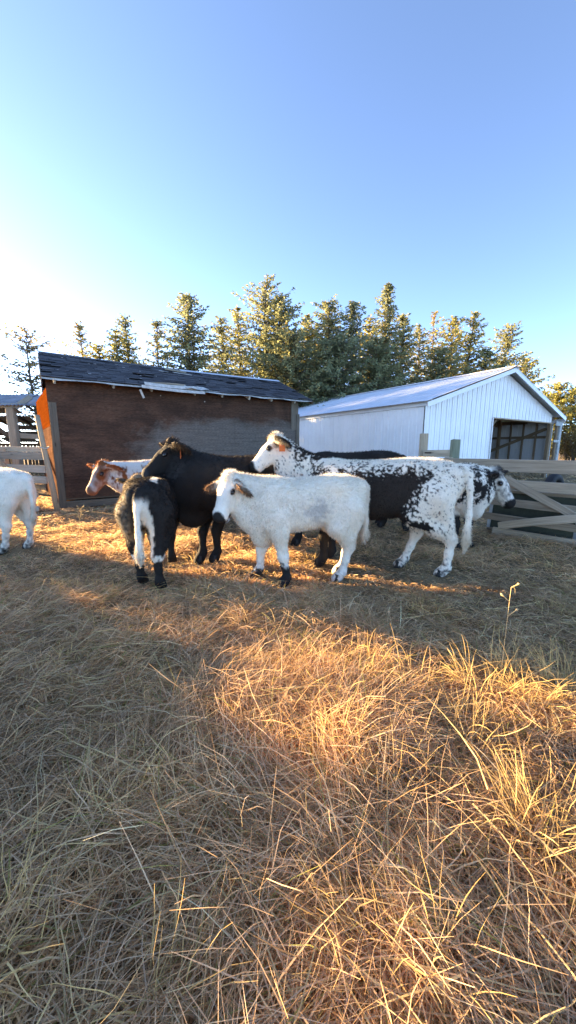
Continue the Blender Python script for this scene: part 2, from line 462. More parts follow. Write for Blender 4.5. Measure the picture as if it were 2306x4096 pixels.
    for r in range(rows):
        x = x0 - rnd.random() * wid
        while x < x1:
            a, b = max(x, x0), min(x + wid - rnd.uniform(.006, .012), x1 + rnd.uniform(-.01, .02))
            if b - a > .06:
                hole = (2.05 < a < 3.9 and r < 1) or (2.3 < a < 3.4 and r == 1 and rnd.random() < .7) or (3.2 < a < 3.9 and 12 < r < 15 and rnd.random() < .5)
                if not hole:
                    lift_ = rnd.uniform(.014, .028) + (rnd.uniform(.01, .035) if rnd.random() < .09 else 0)
                    s0 = r * expo - (.03 if r == 0 else 0) + rnd.uniform(-.008, .008)
                    s1 = s0 + expo * 1.25
                    p = []
                    tl = rnd.uniform(-.006, .006)
                    for (xx, ss, hh) in ((a, s0 + tl, lift_), (b, s0 - tl, lift_ + rnd.uniform(-.004, .006)), (b, s1, .004), (a, s1, .004)):
                        p.append(rp(xx, min(ss, SL - .002), hh + .004)); 
                    for (xx, ss, hh) in ((a, s0 + tl, lift_ - .009), (b, s0 - tl, lift_ - .009), (b, s1, .001), (a, s1, .001)):
                        p.append(rp(xx, min(ss, SL - .002), hh + .003))
                    d = (DS * ((a + b) / 2) + DN * p[0].y + Vector((-5.38, 8.25, 0))).length
                    items.append((d, p))
            x += wid
    items.sort(key=lambda i: i[0])
    FACES = [(0, 1, 2, 3), (7, 6, 5, 4), (0, 4, 5, 1), (1, 5, 6, 2), (3, 7, 4, 0), (2, 6, 7, 3)]
    rest = MB()
    for k, (d, p) in enumerate(items):
        if k < 300:
            me = bpy.data.meshes.new('shingle'); me.from_pydata([tuple(v) for v in p], [], FACES); me.update()
            link('shingle', me, M['shingle'], roof)
        else:
            b = len(rest.v); rest.v += [tuple(v) for v in p]; rest.uv += [(0, 0)] * 8
            rest.f += [tuple(b + j for j in f) for f in FACES]
    tag(rest.build('shingle_field', M['shingle'], roof), kind='stuff')
    # ridge flashing, from the middle to the right end, and dark ridge caps on the left
    m = MB(); m.quad_grid([[rp(x, SL - .13, .035) for x in np.linspace(3.55, x1 - .05, 9)], [rp(x, SL + .0, .05) for x in np.linspace(3.5, x1 - .05, 9)], [rb(x, .06, .06) for x in np.linspace(3.5, x1 - .05, 9)]],
                    [[(i, j) for i in range(9)] for j in range(3)])
    m.build('ridge_flashing', M['flashing'], roof)
    m = MB(); m.quad_grid([[rp(x, SL - .10, .028) for x in np.linspace(x0, 3.6, 7)], [rp(x, SL, .045) for x in np.linspace(x0, 3.6, 7)], [rb(x, .06, .05) for x in np.linspace(x0, 3.6, 7)]],
                    [[(i, j) for i in range(7)] for j in range(3)])
    m.build('ridge_cap', M['shingle'], roof)
    for x in (.17, 1.34, 2.2, 3.3, 4.08, 4.92, 5.67, 6.52):
        a = Vector((x, -.30, S_EAVE - .085)); b = Vector((x, .02, S_EAVE - .085 + .32 * slope))
        MB().beam(a, b, .10, .045, (0, 0, 1), taper=1.1).build('rafter_tail', M['pale_wood'], roof)
    # white drip strip of ragged roll roofing under the lowest shingles
    xs_ = np.linspace(x0, x1, 46); lo = []; hi = []; lo2 = []
    for x in xs_:
        dz = .035 + .03 * rnd.random() + .02 * math.sin(x * 5)
        lo.append(rp(x, -.035, -.006) + Vector((0, -.004, -dz * .6))); hi.append(rp(x, .05, .006))
    m = MB(); m.quad_grid([lo, hi], [[(x, 0) for x in xs_], [(x, .1) for x in xs_]]); m.build('drip_strip', M['torn_strip'], roof)
    # torn eave in the middle
    MB().beam(rp(2.02, -.05, .03) + Vector((0, -.01, .03)), rp(3.4, .03, .05), .09, .012, (0, .5, 1), seg=5, sag=.02).build('loose_board', M['torn_strip'], roof)
    MB().beam(rp(1.95, -.10, -.0), rp(3.55, -.08, -.03), .075, .014, (0, .4, 1), seg=5, sag=.015).build('loose_board', M['torn_strip'], roof)
    MB().beam(rp(2.15, .13, .03), rp(3.1, .19, .05), .05, .012, (0, .6, 1), seg=4, sag=-.02).build('loose_board', M['grey_wood'], roof)
    m = MB(); g = [[rp(3.05 + .13 * i + rnd.uniform(-.02, .02), -.07 + .11 * j + rnd.uniform(-.02, .02), .045 + .025 * math.sin(i * 1.7 + j)) for i in range(6)] for j in range(3)]
    m.quad_grid(g, [[(i, j) for i in range(6)] for j in range(3)]); m.build('torn_felt', M['torn_strip'], roof)
    MB().beam(rp(1.93, -.02, -.10), rp(2.02, -.03, -.30), .05, .012, (1, 0, 0)).build('hanging_sliver', M['torn_strip'], roof)
    MB().beam(rp(3.02, SL - .24, .07), rp(3.62, SL - .36, .05), .15, .03, (0, 1, .4), seg=2).build('loose_plank', M['pale_wood'], roof)
    MB().beam(rp(2.8, SL - .46, .035), rp(3.05, SL - .52, .035), .07, .008, (0, 1, .4)).build('torn_scrap', M['torn_strip'], roof)
    MB().beam(rp(3.2, SL - .47, .035), rp(3.75, SL - .55, .035), .035, .008, (0, 1, .4)).build('torn_scrap', M['torn_strip'], roof)
    for k in range(16):
        x = rnd.uniform(.2, 4.2); s = rnd.uniform(.2, SL - .2)
        MB().beam(rp(x, s, .026), rp(x + rnd.uniform(.03, .07), s + rnd.uniform(-.01, .01), .026), .022, .004, (0, 1, .4)).build('torn_scrap', M['torn_strip'], roof)
    # bargeboards
    MB().beam(rp(x0 - .012, -.03, -.05), rp(x0 - .012, SL, -.05), .12, .022, nrm, seg=3).build('bargeboard', M['grey_wood'], roof)
    MB().beam(rp(x1 + .012, -.06, -.05), rp(x1 + .012, SL, -.05), .11, .022, nrm, seg=3).build('bargeboard', M['dark_wood'], roof)
    MB().beam(rb(x0 - .012, 0, -.06), rb(x0 - .012, 1, -.06), .12, .022, (0, 0, 1), seg=3).build('bargeboard', M['dark_wood'], roof)
    return root
build_shed()

# ------------------------------------------------------------------ the white metal barn
B0 = Vector((4.50, 12.13, 0)); B_W, B_E, B_R, B_D = 10.1, 2.90, 4.45, 13.5
def rib_profile(w, pitch=.305, rib=.020, first=.0):
    out = []; u = 0.0; k = 0
    n = max(1, round(w / pitch)); p = w / n
    for i in range(n):
        b = i * p
        out += [(b, 0.), (b + .006, rib), (b + .036, rib), (b + .052, 0.), (b + p * .45, 0.), (b + p * .47, .008), (b + p * .55, .008), (b + p * .57, 0.)]
    out.append((w, 0.)); return out
def ribbed(m, P0, du, dv, n, w, lo, hi, both=True):
    """ribbed sheet: du along width, dv upwards between lo(u) and hi(u), n outwards"""
    pr = rib_profile(w); r0 = []; r1 = []; uv0 = []; uv1 = []
    for (u, h) in pr:
        a = lo(u) if callable(lo) else lo; b = hi(u) if callable(hi) else hi
        r0.append(P0 + du * u + dv * a + n * h); r1.append(P0 + du * u + dv * b + n * h)
        uv0.append((a, u)); uv1.append((b, u))
    m.quad_grid([r0, r1], [uv0, uv1])
def build_barn():
    root = empty('metal_barn', tuple(B0), ANG)
    tag(root, 'white ribbed steel barn with open doorway behind the fence', 'barn')
    X, Yv, Z = Vector((1, 0, 0)), Vector((0, 1, 0)), Vector((0, 0, 1))
    rk = (B_R - B_E) / (B_W / 2)
    top = lambda x: B_R - abs(x - B_W / 2) * rk - .06
    D0, D1, DT = 4.30, 9.72, 2.60
    # gable sheets
    x = 0.0
    while x < D1 - .01:
        if x < D0 - .01: w = min(.915, D0 - x)
        else: w = min(.915, D1 - x)
        x0 = x
        lo = .12 if x < D0 - .01 else DT
        m = MB(); ribbed(m, Vector((x0 + .001, 0, 0)), X, Z, -Yv, w - .002, lo, lambda u, x0=x0: top(x0 + u))
        m.build('wall_sheet', M['white_metal'], root)
        x += w
    # long side sheets
    y = 0.0
    while y < B_D - .01:
        w = min(.915, B_D - y)
        m = MB(); ribbed(m, Vector((-.002, y + w - .001, 0)), -Yv, Z, -X, w - .002, .12, B_E - .02)
        m.build('wall_sheet', M['white_metal'], root); y += w
    # trims
    MB().beam((-.03, -.035, .1), (-.03, -.035, B_E), .045, .012, (1, 0, 0)).build('corner_trim', M['iron'], root)
    MB().beam((-.055, -.30, B_E - .03), (-.055, B_D, B_E - .03), .20, .025, Z).build('eave_fascia', M['trim_metal'], root)
    for sgn, xa, xb in ((1, -.30, B_W / 2), (-1, B_W + .30, B_W / 2)):
        a = Vector((xa, -.335, B_E - .30 * rk - .035)); b = Vector((xb, -.335, B_R - .035))
        MB().beam(a, b, .15, .02, Z).build('rake_trim', M['trim_metal'], root)
    MB().beam((D0 - .02, -.05, .1), (D0 - .02, -.05, DT), .05, .03, (1, 0, 0)).build('door_trim', M['trim_metal'], root)
    MB().beam((D0, -.045, DT - .01), (D1, -.045, DT - .01), .05, .03, Z).build('door_trim', M['grey_wood'], root)
    # roof sheets on both slopes
    SLr = math.hypot(B_W / 2 + .3, (B_W / 2 + .3) * rk)
    for side in (0, 1):
        y = -.32
        while y < B_D:
            w = min(.915, B_D + .2 - y)
            m = MB()
            if side == 0:
                P0 = Vector((-.30, y + w - .001, B_E - .30 * rk + .085)); dv = Vector((B_W / 2 + .3, 0, (B_W / 2 + .3) * rk)).normalized(); n = Vector((-dv.z, 0, dv.x))
                ribbed(m, P0, -Yv, dv, n, w - .002, 0, SLr)
            else:
                P0 = Vector((B_W + .30, y + .001, B_E - .30 * rk + .085)); dv = Vector((-(B_W / 2 + .3), 0, (B_W / 2 + .3) * rk)).normalized(); n = Vector((dv.z, 0, -dv.x))
                ribbed(m, P0, Yv, dv, n, w - .002, 0, SLr)
            m.build('roof_sheet', M['roof_metal'], root); y += w
    m = MB(); yy = (-.36, B_D + .2)
    m.quad_grid([[(B_W / 2 + dx, y_, B_R + dz) for y_ in yy] for dx, dz in ((-.24, .045), (-.02, .135), (.02, .135), (.24, .045))], [[(0, 0), (9, 0)]] * 4)
    m.build('ridge_cap', M['trim_metal'], root)
    # inside: frame posts, girts, brace, far wall
    def wd(name, a, b, w, t, up=Z, mat='barn_timber'): return MB().beam(a, b, w, t, up).build(name, M[mat], root)
    for yq in (.1, 2.5, 4.9, 7.3, 9.7, 12.1):
        wd('post', (B_W - .10, yq, 0), (B_W - .10, yq, B_E), .15, .14, X)
        wd('truss_chord', (0.15, yq + .1, 2.62), (B_W - .2, yq + .1, 2.62), .14, .05)
        wd('rafter', (.05, yq + .16, B_E - .05), (B_W / 2, yq + .16, B_R - .12), .15, .05)
        wd('rafter', (B_W - .05, yq + .16, B_E - .05), (B_W / 2, yq + .16, B_R - .12), .15, .05)
        if yq > 1: wd('post', (.14, yq, 0), (.14, yq, B_E - .1), .15, .14, X)
    for z in (.22, 1.95): wd('girt', (B_W - .01, .2, z), (B_W - .01, B_D, z), .13, .04)
    wd('girt', (B_W - .01, 1.2, 2.72), (B_W - .01, B_D, 2.72), .2, .04)
    for yq in (.75, 1.35, 1.95, 3.1, 3.7, 4.3, 5.5, 6.1): wd('stud', (B_W - .02, yq, .1), (B_W - .02, yq, B_E), .12, .06, X)
    wd('brace', (B_W - .16, .25, 2.35), (B_W - .16, 5.2, .25), .15, .045)
    wd('door_post', (D1 - .08, .02, 0), (D1 - .08, .02, DT), .17, .15, X)
    wd('door_post', (D1 + .12, -.01, 0), (D1 + .12, -.01, DT + .1), .06, .06, X, 'white_frame')
    wd('door_brace', (D0 + .02, .1, 2.15), (D0 + .55, .1, 2.58), .10, .045)
    y = .06
    k = 0
    while y < B_D - .01:
        w = min(.915, B_D - y)
        m = MB(); ribbed(m, Vector((B_W + .025, y + .001, 0)), Yv, Z, X, w - .002, .16, B_E - .1)
        m.build('wall_sheet', M['clear_panel'] if k < 7 else M['white_metal'], root); y += w; k += 1
    x = 0.0
    while x < B_W - .01:
        w = min(.915, B_W - x)
        m = MB(); ribbed(m, Vector((x + w - .001, B_D, 0)), -X, Z, Yv, w - .002, .1, lambda u, x=x, w=w: top(x + w - u)); m.build('wall_sheet', M['white_metal'], root); x += w
    # open right-hand corner bay: outer post, cross rails, fascia
    wd('outer_post', (B_W + .32, -.12, 0), (B_W + .32, -.12, 2.72), .22, .12, X, 'white_frame')
    wd('outer_post', (B_W + .05, -.08, 0), (B_W + .05, -.08, 2.65), .16, .1, X)
    wd('cross_rail', (D1 + .1, -.16, 2.58), (B_W + .45, -.16, 2.56), .20, .04, Z, 'white_frame')
    wd('cross_rail', (D1 + .1, -.16, 1.75), (B_W + .40, -.16, 1.73), .12, .04, Z, 'white_frame')
    wd('eave_fascia', (B_W + .34, -.3, B_E - .30 * rk - .1), (B_W + .34, B_D, B_E - .30 * rk - .1), .17, .03, Z, 'trim_metal')
    return root
build_barn()

# ------------------------------------------------------------------ board fence on the right
def board_thing(name, label, cat, p0, p1, w, t, up=(0, 0, 1), mat='grey_wood', group=None, seg=3, sag=0.0):
    p0 = Vector(p0); p1 = Vector(p1)
    b = p0 if p0.z < p1.z else p1
    o = MB().beam(p0 - b, p1 - b, w, t, up, .004, sag, seg).build(name, M[mat]); o.location = b
    return tag(o, label, cat, group)
F0 = Vector((3.09, 6.30, 0)); F1 = Vector((4.13, 5.10, 0)); FD = (F1 - F0).normalized(); FN = Vector((FD.y, -FD.x, 0))   # FN: to the camera side
if FN.y > 0: FN = -FN
def fp(s, z, off=0.0): return F0 + FD * s + FN * off + UP * z
def build_fence():
    root = empty('board_fence', tuple(F0), 0)
    tag(root, 'grey plank fence with wide rails at the right edge', 'fence')
    def r(name, a, b, w, t, off=0.0, up=UP, mat='grey_wood', seg=5, sag=0.0):
        return MB().beam(fp(*a, off) - F0, fp(*b, off) - F0, w, t, up, .004, sag, seg).build(name, M[mat], root)
    r('rail', (-.42, 1.125), (3.4, 1.135), .20, .042, .03)
    r('rail', (.30, .83), (3.4, .825), .15, .042, .03)
    r('rail', (.45, .545), (3.4, .49), .125, .042, .03)
    r('diagonal_brace', (.70, .93), (1.70, .42), .11, .042, .08, )
    r('rail', (.16, .30), (3.3, .235), .11, .042, .10)
    r('bottom_board', (.62, .06), (3.3, .05), .12, .045, .14)
    for s in (-.30, 2.3): r('post', (s, -.1), (s, 1.24), .12, .12, -.06, FD, 'grey_wood', 2)
    return root
build_fence()
a = fp(.74, .175, .24); b = fp(1.95, .50, .30)
board_thing('leaning_plank', 'rounded grey plank slanting up across the low fence rails', 'plank', a, b, .115, .05, (0, 0, 1), 'grey_wood', sag=-.015, seg=5)
board_thing('fence_post', 'taller grey flat post left of the green post before the barn corner', 'post', (2.63, 7.0, -.1), (2.62, 7.0, 1.68), .15, .07, (1, 0, 0))
board_thing('gate_post', 'squared greenish treated post at the fence end', 'post', (3.06, 6.62, -.1), (3.06, 6.62, 1.56), .145, .12, (1, 0, 0), 'green_post')
root = empty('short_rail', (2.62, 6.93, 0)); tag(root, 'short grey board with rusty latch between the two posts', 'board')
MB().beam((-.03, -.03, 1.30), (.40, -.26, 1.31), .13, .04).build('board', M['grey_wood'], root)
MB().beam((-.02, -.085, 1.32), (.10, -.11, 1.32), .025, .014).build('latch', M['iron'], root)
# green panels (old doors) leaning behind the rails
for k, (s, lab) in enumerate(((1.05, 'dull green framed panel leaning behind the low rails by the cow muzzle'), (2.45, 'dull green framed panel at the right frame edge behind the rails'))):
    root = empty('old_door', tuple(fp(s, 0, -.16)), math.atan2(FD.y, FD.x)); tag(root, lab, 'door', 'old doors behind the fence')
    MB().beam((0, 0, .06), (0, .10, .66), 1.16, .03, (1, 0, 0)).build('panel', M['green_panel'], root)
    for sx in (-.60, .60): MB().beam((sx, -.01, .05), (sx, .09, .69), .05, .05, (1, 0, 0)).build('stile', M['white_frame'], root)
    for z in (.03, .69): MB().beam((-.62, -.012 + z * .14, z), (.62, -.012 + z * .14, z), .05, .045).build('top_rail' if z > .3 else 'bottom_rail', M['grey_wood'], root)
# lumber and a tyre behind the fence
for k in range(5):
    y = 8.2 + .22 * k
    board_thing('lumber_board', ['grey board at the front of the lumber pile behind the fence', 'second grey board of the lumber pile behind the fence', 'pale middle board of the lumber pile behind the fence', 'fourth grey board of the lumber pile behind the fence', 'rearmost grey board of the lumber pile behind the fence'][k], 'board',
                (3.9 + .2 * rnd.random(), y, .10 + .07 * k), (7.6 + .3 * rnd.random(), y - .5, .16 + .07 * k), .17, .045, (0, 1, .3), 'pale_wood' if k == 2 else 'grey_wood', 'lumber pile boards')
def tyre(loc, rz):
    root = empty('old_tyre', loc, rz); tag(root, 'black tyre standing by the barn post behind the fence', 'tyre')
    v = []; f = []; n, m_ = 36, 10
    for i in range(n):
        a = 2 * math.pi * i / n
        for j in range(m_):
            b = 2 * math.pi * j / m_
            cr = .27 + .09 * math.copysign(abs(math.cos(b)) ** .7, math.cos(b)); w = .11 * math.copysign(abs(math.sin(b)) ** .7, math.sin(b))
            cr += .008 * (i % 2) * (math.cos(b) > .5)
            v.append((cr * math.cos(a), w, .36 + cr * math.sin(a)))
    for i in range(n):
        for j in range(m_): f.append((i * m_ + j, i * m_ + (j + 1) % m_, ((i + 1) % n) * m_ + (j + 1) % m_, ((i + 1) % n) * m_ + j))
    link('tread', np_mesh('tread', np.array(v), np.array(f), smooth=True), M['rubber'], root)
    m = MB(); 
    m.tube([(0, -.03, .36), (0, .03, .36)], .17, 20); m.build('wheel_disc', M['iron'], root)
tyre(tuple(Vector((7.05, 9.4, .02))), .5)

# ------------------------------------------------------------------ left: corral fence, leaning pole, open pole shed
def build_corral():
    P0 = Vector((-5.55, 8.25, 0)); P1 = Vector((-10.6, 9.9, 0)); d = (P1 - P0).normalized(); L = (P1 - P0).length
    root = empty('corral_fence', tuple(P0)); tag(root, 'pale plank corral fence joining the shed corner on the left', 'fence')
    nrm = Vector((-d.y, d.x, 0)); nrm = nrm if nrm.y < 0 else -nrm
    def r(z0, z1, w, mat='pale_wood', off=.05, s0=0.0, s1=L):
        MB().beam(d * s0 + nrm * off + UP * z0, d * s1 + nrm * off + UP * z1, w, .04, UP, .004, 0, 4).build('rail', M[mat], root)
    r(1.375, 1.44, .12, 'grey_wood', -.02); r(1.22, 1.29, .17); r(.93, .99, .17, 'pale_wood', .05); r(.68, .74, .165); r(.34, .40, .15, 'pale_wood', .055, .35)
    for s in (1.35, 3.4, 5.2): MB().beam(d * s + UP * -.1, d * s + UP * 1.42, .12, .12, d).build('post', M['grey_wood'], root)
    MB().beam(d * .55 + nrm * .09 + UP * .35, d * 1.6 + nrm * .09 + UP * 1.3, .10, .035).build('diagonal_brace', M['grey_wood'], root)
build_corral()
o = MB().tube([(0, 0, -.05), (-.07, 0, .7), (-.15, .01, 1.4), (-.225, .02, 2.12)], [.062, .06, .055, .05], 8).build('leaning_pole', M['grey_wood'], smooth=True)
o.location = (-5.28, 8.02, 0); tag(o, 'thin dark pole leaning against the left corner of the shed', 'pole')
o = MB().tube([(.10 * math.cos(a) , .085 * math.sin(a), .02 * math.sin(2 * a)) for a in np.linspace(0, 2 * math.pi, 17)], .012, 6).build('rope_loop', M['rope'], smooth=True)
o.location = (-5.43, 8.03, 1.42); tag(o, 'pale rope looped round the leaning pole at the shed corner', 'rope')
def chunk(loc, size, lab, seed):
    r = np.random.default_rng(seed); v = []; f = []
    for sx in (-1, 1):
        for sy in (-1, 1):
            for sz in (0, 1): v.append((sx * size[0] * r.uniform(.8, 1.1), sy * size[1] * r.uniform(.8, 1.1), sz * size[2] * r.uniform(.8, 1.15)))
    f = [(0, 1, 3, 2), (4, 6, 7, 5), (0, 4, 5, 1), (2, 3, 7, 6), (1, 5, 7, 3), (0, 2, 6, 4)]
    o = link('concrete_chunk', np_mesh('concrete_chunk', np.array(v), np.array(f)), M['stone'])
    b = o.modifiers.new('bevel', 'BEVEL'); b.width = .03; b.segments = 2
    o.location = loc; o.rotation_euler = (.15, -.1, .4); tag(o, lab, 'rubble', 'concrete chunks by the corral fence')
chunk((-5.95, 8.0, .02), (.16, .12, .26), 'pale concrete chunk beside the foot of the leaning pole', 1)
chunk((-6.35, 7.95, .02), (.12, .11, .34), 'taller pale concrete chunk behind the white rump at the left', 2)
chunk((-5.72, 7.85, .0), (.13, .08, .11), 'low flat concrete chunk nearest the leaning pole', 3)

def build_open_shed():
    O = Vector((-10.4, 14.0, 0)); root = empty('pole_shed', tuple(O), math.radians(3))
    tag(root, 'open pole shed with gappy corrugated tin roof at the far left', 'shed')
    BW = -7.2
    MB().beam((.25, 0, 3.0), (BW, 0, 3.02), .17, .08, seg=3).build('front_beam', M['pale_wood'], root)
    MB().beam((.1, -.12, 2.92), (.55, .15, 3.35), .20, .04, (0, .3, 1)).build('bent_board', M['pale_wood'], root)
    for x in (-.15, -3.6, -7.0):
        MB().beam((x, 0, 0), (x, 0, 2.92), .30, .22, (1, 0, 0)).build('post', M['grey_wood'], root)
    MB().beam((-.2, .1, 1.7), (-1.7, .1, 2.9), .15, .06).build('knee_brace', M['dark_wood'], root)
    MB().beam((-.1, .1, 1.9), (1.6, 1.5, 1.75), .2, .08).build('side_beam', M['grey_wood'], root)
    ridge_y, ridge_z, back_y, back_z = 1.9, 3.66, 7.2, 1.75
    def corr(name, x0, x1, A, Bp, mat):           # corrugated sheet from A=(y,z) to B
        n = max(6, int((x1 - x0) / .035)); pts0 = []; pts1 = []
        for i in range(n + 1):
            x = x0 + (x1 - x0) * i / n; h = .018 * math.sin(2 * math.pi * x / .14)
            pts0.append((x, A[0], A[1] + h)); pts1.append((x, Bp[0], Bp[1] + h))
        m = MB(); m.quad_grid([pts0, pts1], [[(p[0], 0) for p in pts0], [(p[0], 3) for p in pts1]]); m.build(name, mat, root)
    x = 1.5
    while x > BW:
        corr('tin_sheet', x - .82, x, (-.25, 2.98 + rnd.uniform(-.02, .03)), (ridge_y, ridge_z + rnd.uniform(-.02, .04)), M['rusty_tin']); x -= .8
    # the back slope: sheets laid across with gaps of sky between them
    s = 0.0
    while s < 1:
        wdt = rnd.uniform(.10, .19)
        for xa in np.arange(BW, 3.4, 1.75):
            if rnd.random() < .1: continue
            A = (ridge_y + (back_y - ridge_y) * s, ridge_z + (back_z - ridge_z) * s); e = min(s + wdt, 1)
            Bq = (ridge_y + (back_y - ridge_y) * e, ridge_z + (back_z - ridge_z) * e)
            corr('tin_sheet', xa + rnd.uniform(0, .05), xa + 1.72, A, Bq, M['rusty_tin'])
        s += wdt + rnd.uniform(.025, .05)
    for x in np.arange(BW + .2, 3.2, 1.15):
        MB().beam((x, ridge_y, ridge_z - .08), (x, back_y, back_z - .08), .11, .05).build('rafter', M['dark_wood'], root)
    MB().beam((BW, back_y, back_z - .12), (3.2, back_y, back_z - .12), .16, .08).build('back_beam', M['dark_wood'], root)
    x = BW
    while x < 3.2:
        w = rnd.uniform(.12, .24)
        MB().beam((x + w / 2, back_y + .1, 0), (x + w / 2 + rnd.uniform(-.02, .02), back_y + .1, back_z - rnd.uniform(.05, .3)), w, .03, (1, 0, 0)).build('wall_board', M['dark_wood'], root)
        x += w + rnd.uniform(.02, .10)
build_open_shed()

# ------------------------------------------------------------------ unseen shed shapes, added out of frame on the left to shade the foreground
SA = Vector((sun_dir.x, sun_dir.y, 0)).normalized(); SP = Vector((-SA.y, SA.x, 0)); SP = SP if SP.y > 0 else -SP     # SP: across the light, away from the camera
TANE = math.tan(SUN_EL)
def build_shade_blocker(u0, u1, dist, H, name, label):
    """ridge line across the sun at the given distance, seen from u0 to u1 (metres across the light)"""
    C = SA * dist + SP * ((u0 + u1) / 2); ang = math.atan2(SP.y, SP.x); L = u1 - u0
    root = empty(name, tuple(C), ang); tag(root, label, 'shed')
    n = max(2, int(L / .9))
    for i in range(n):
        xa = -L / 2 + L * i / n; xb = xa + L / n
        for y in (-1.5, 1.5):
            MB().beam(((xa + xb) / 2, y, 0), ((xa + xb) / 2, y, H - .65), L / n - .01, .03, (1, 0, 0)).build('wall_board', M['grey_wood'], root)
        for y0, y1 in ((-1.7, 0), (1.7, 0)):
            m = MB(); m.beam(((xa + xb) / 2, y0, H - .68), ((xa + xb) / 2, y1, H), L / n - .004, .03, (1, 0, 0)); m.build('roof_sheet', M['rusty_tin'], root)
    for x in (-L / 2, L / 2):
        m = MB(); m.quad_grid([[(x, -1.5, 0), (x, 0, 0), (x, 1.5, 0)], [(x, -1.5, H - .65), (x, 0, H - .03), (x, 1.5, H - .65)]], [[(0, 0), (1, 0), (2, 0)], [(0, 2), (1, 2), (2, 2)]])
        m.build('end_wall', M['grey_wood'], root)
# ------------------------------------------------------------------
def tip_height(px, py, dist):
    """ridge height at `dist` whose shadow ends at that photo pixel on the ground"""
    g = ground_at(px, py); return (dist - g.dot(SA)) * TANE, g.dot(SP)
Ha, ua = tip_height(1560, 2740, 13.0)
build_shade_blocker(.80, 1.74, 13.0, Ha, 'narrow_shade_blocker', 'narrow unseen tin roofed block added to shade the foreground')
Hb, ub = tip_height(2480, 3350, 17.5)
build_shade_blocker(-2.6, 1.19, 17.5, Hb, 'long_shade_blocker', 'long low unseen tin roofed block added to shade the foreground')

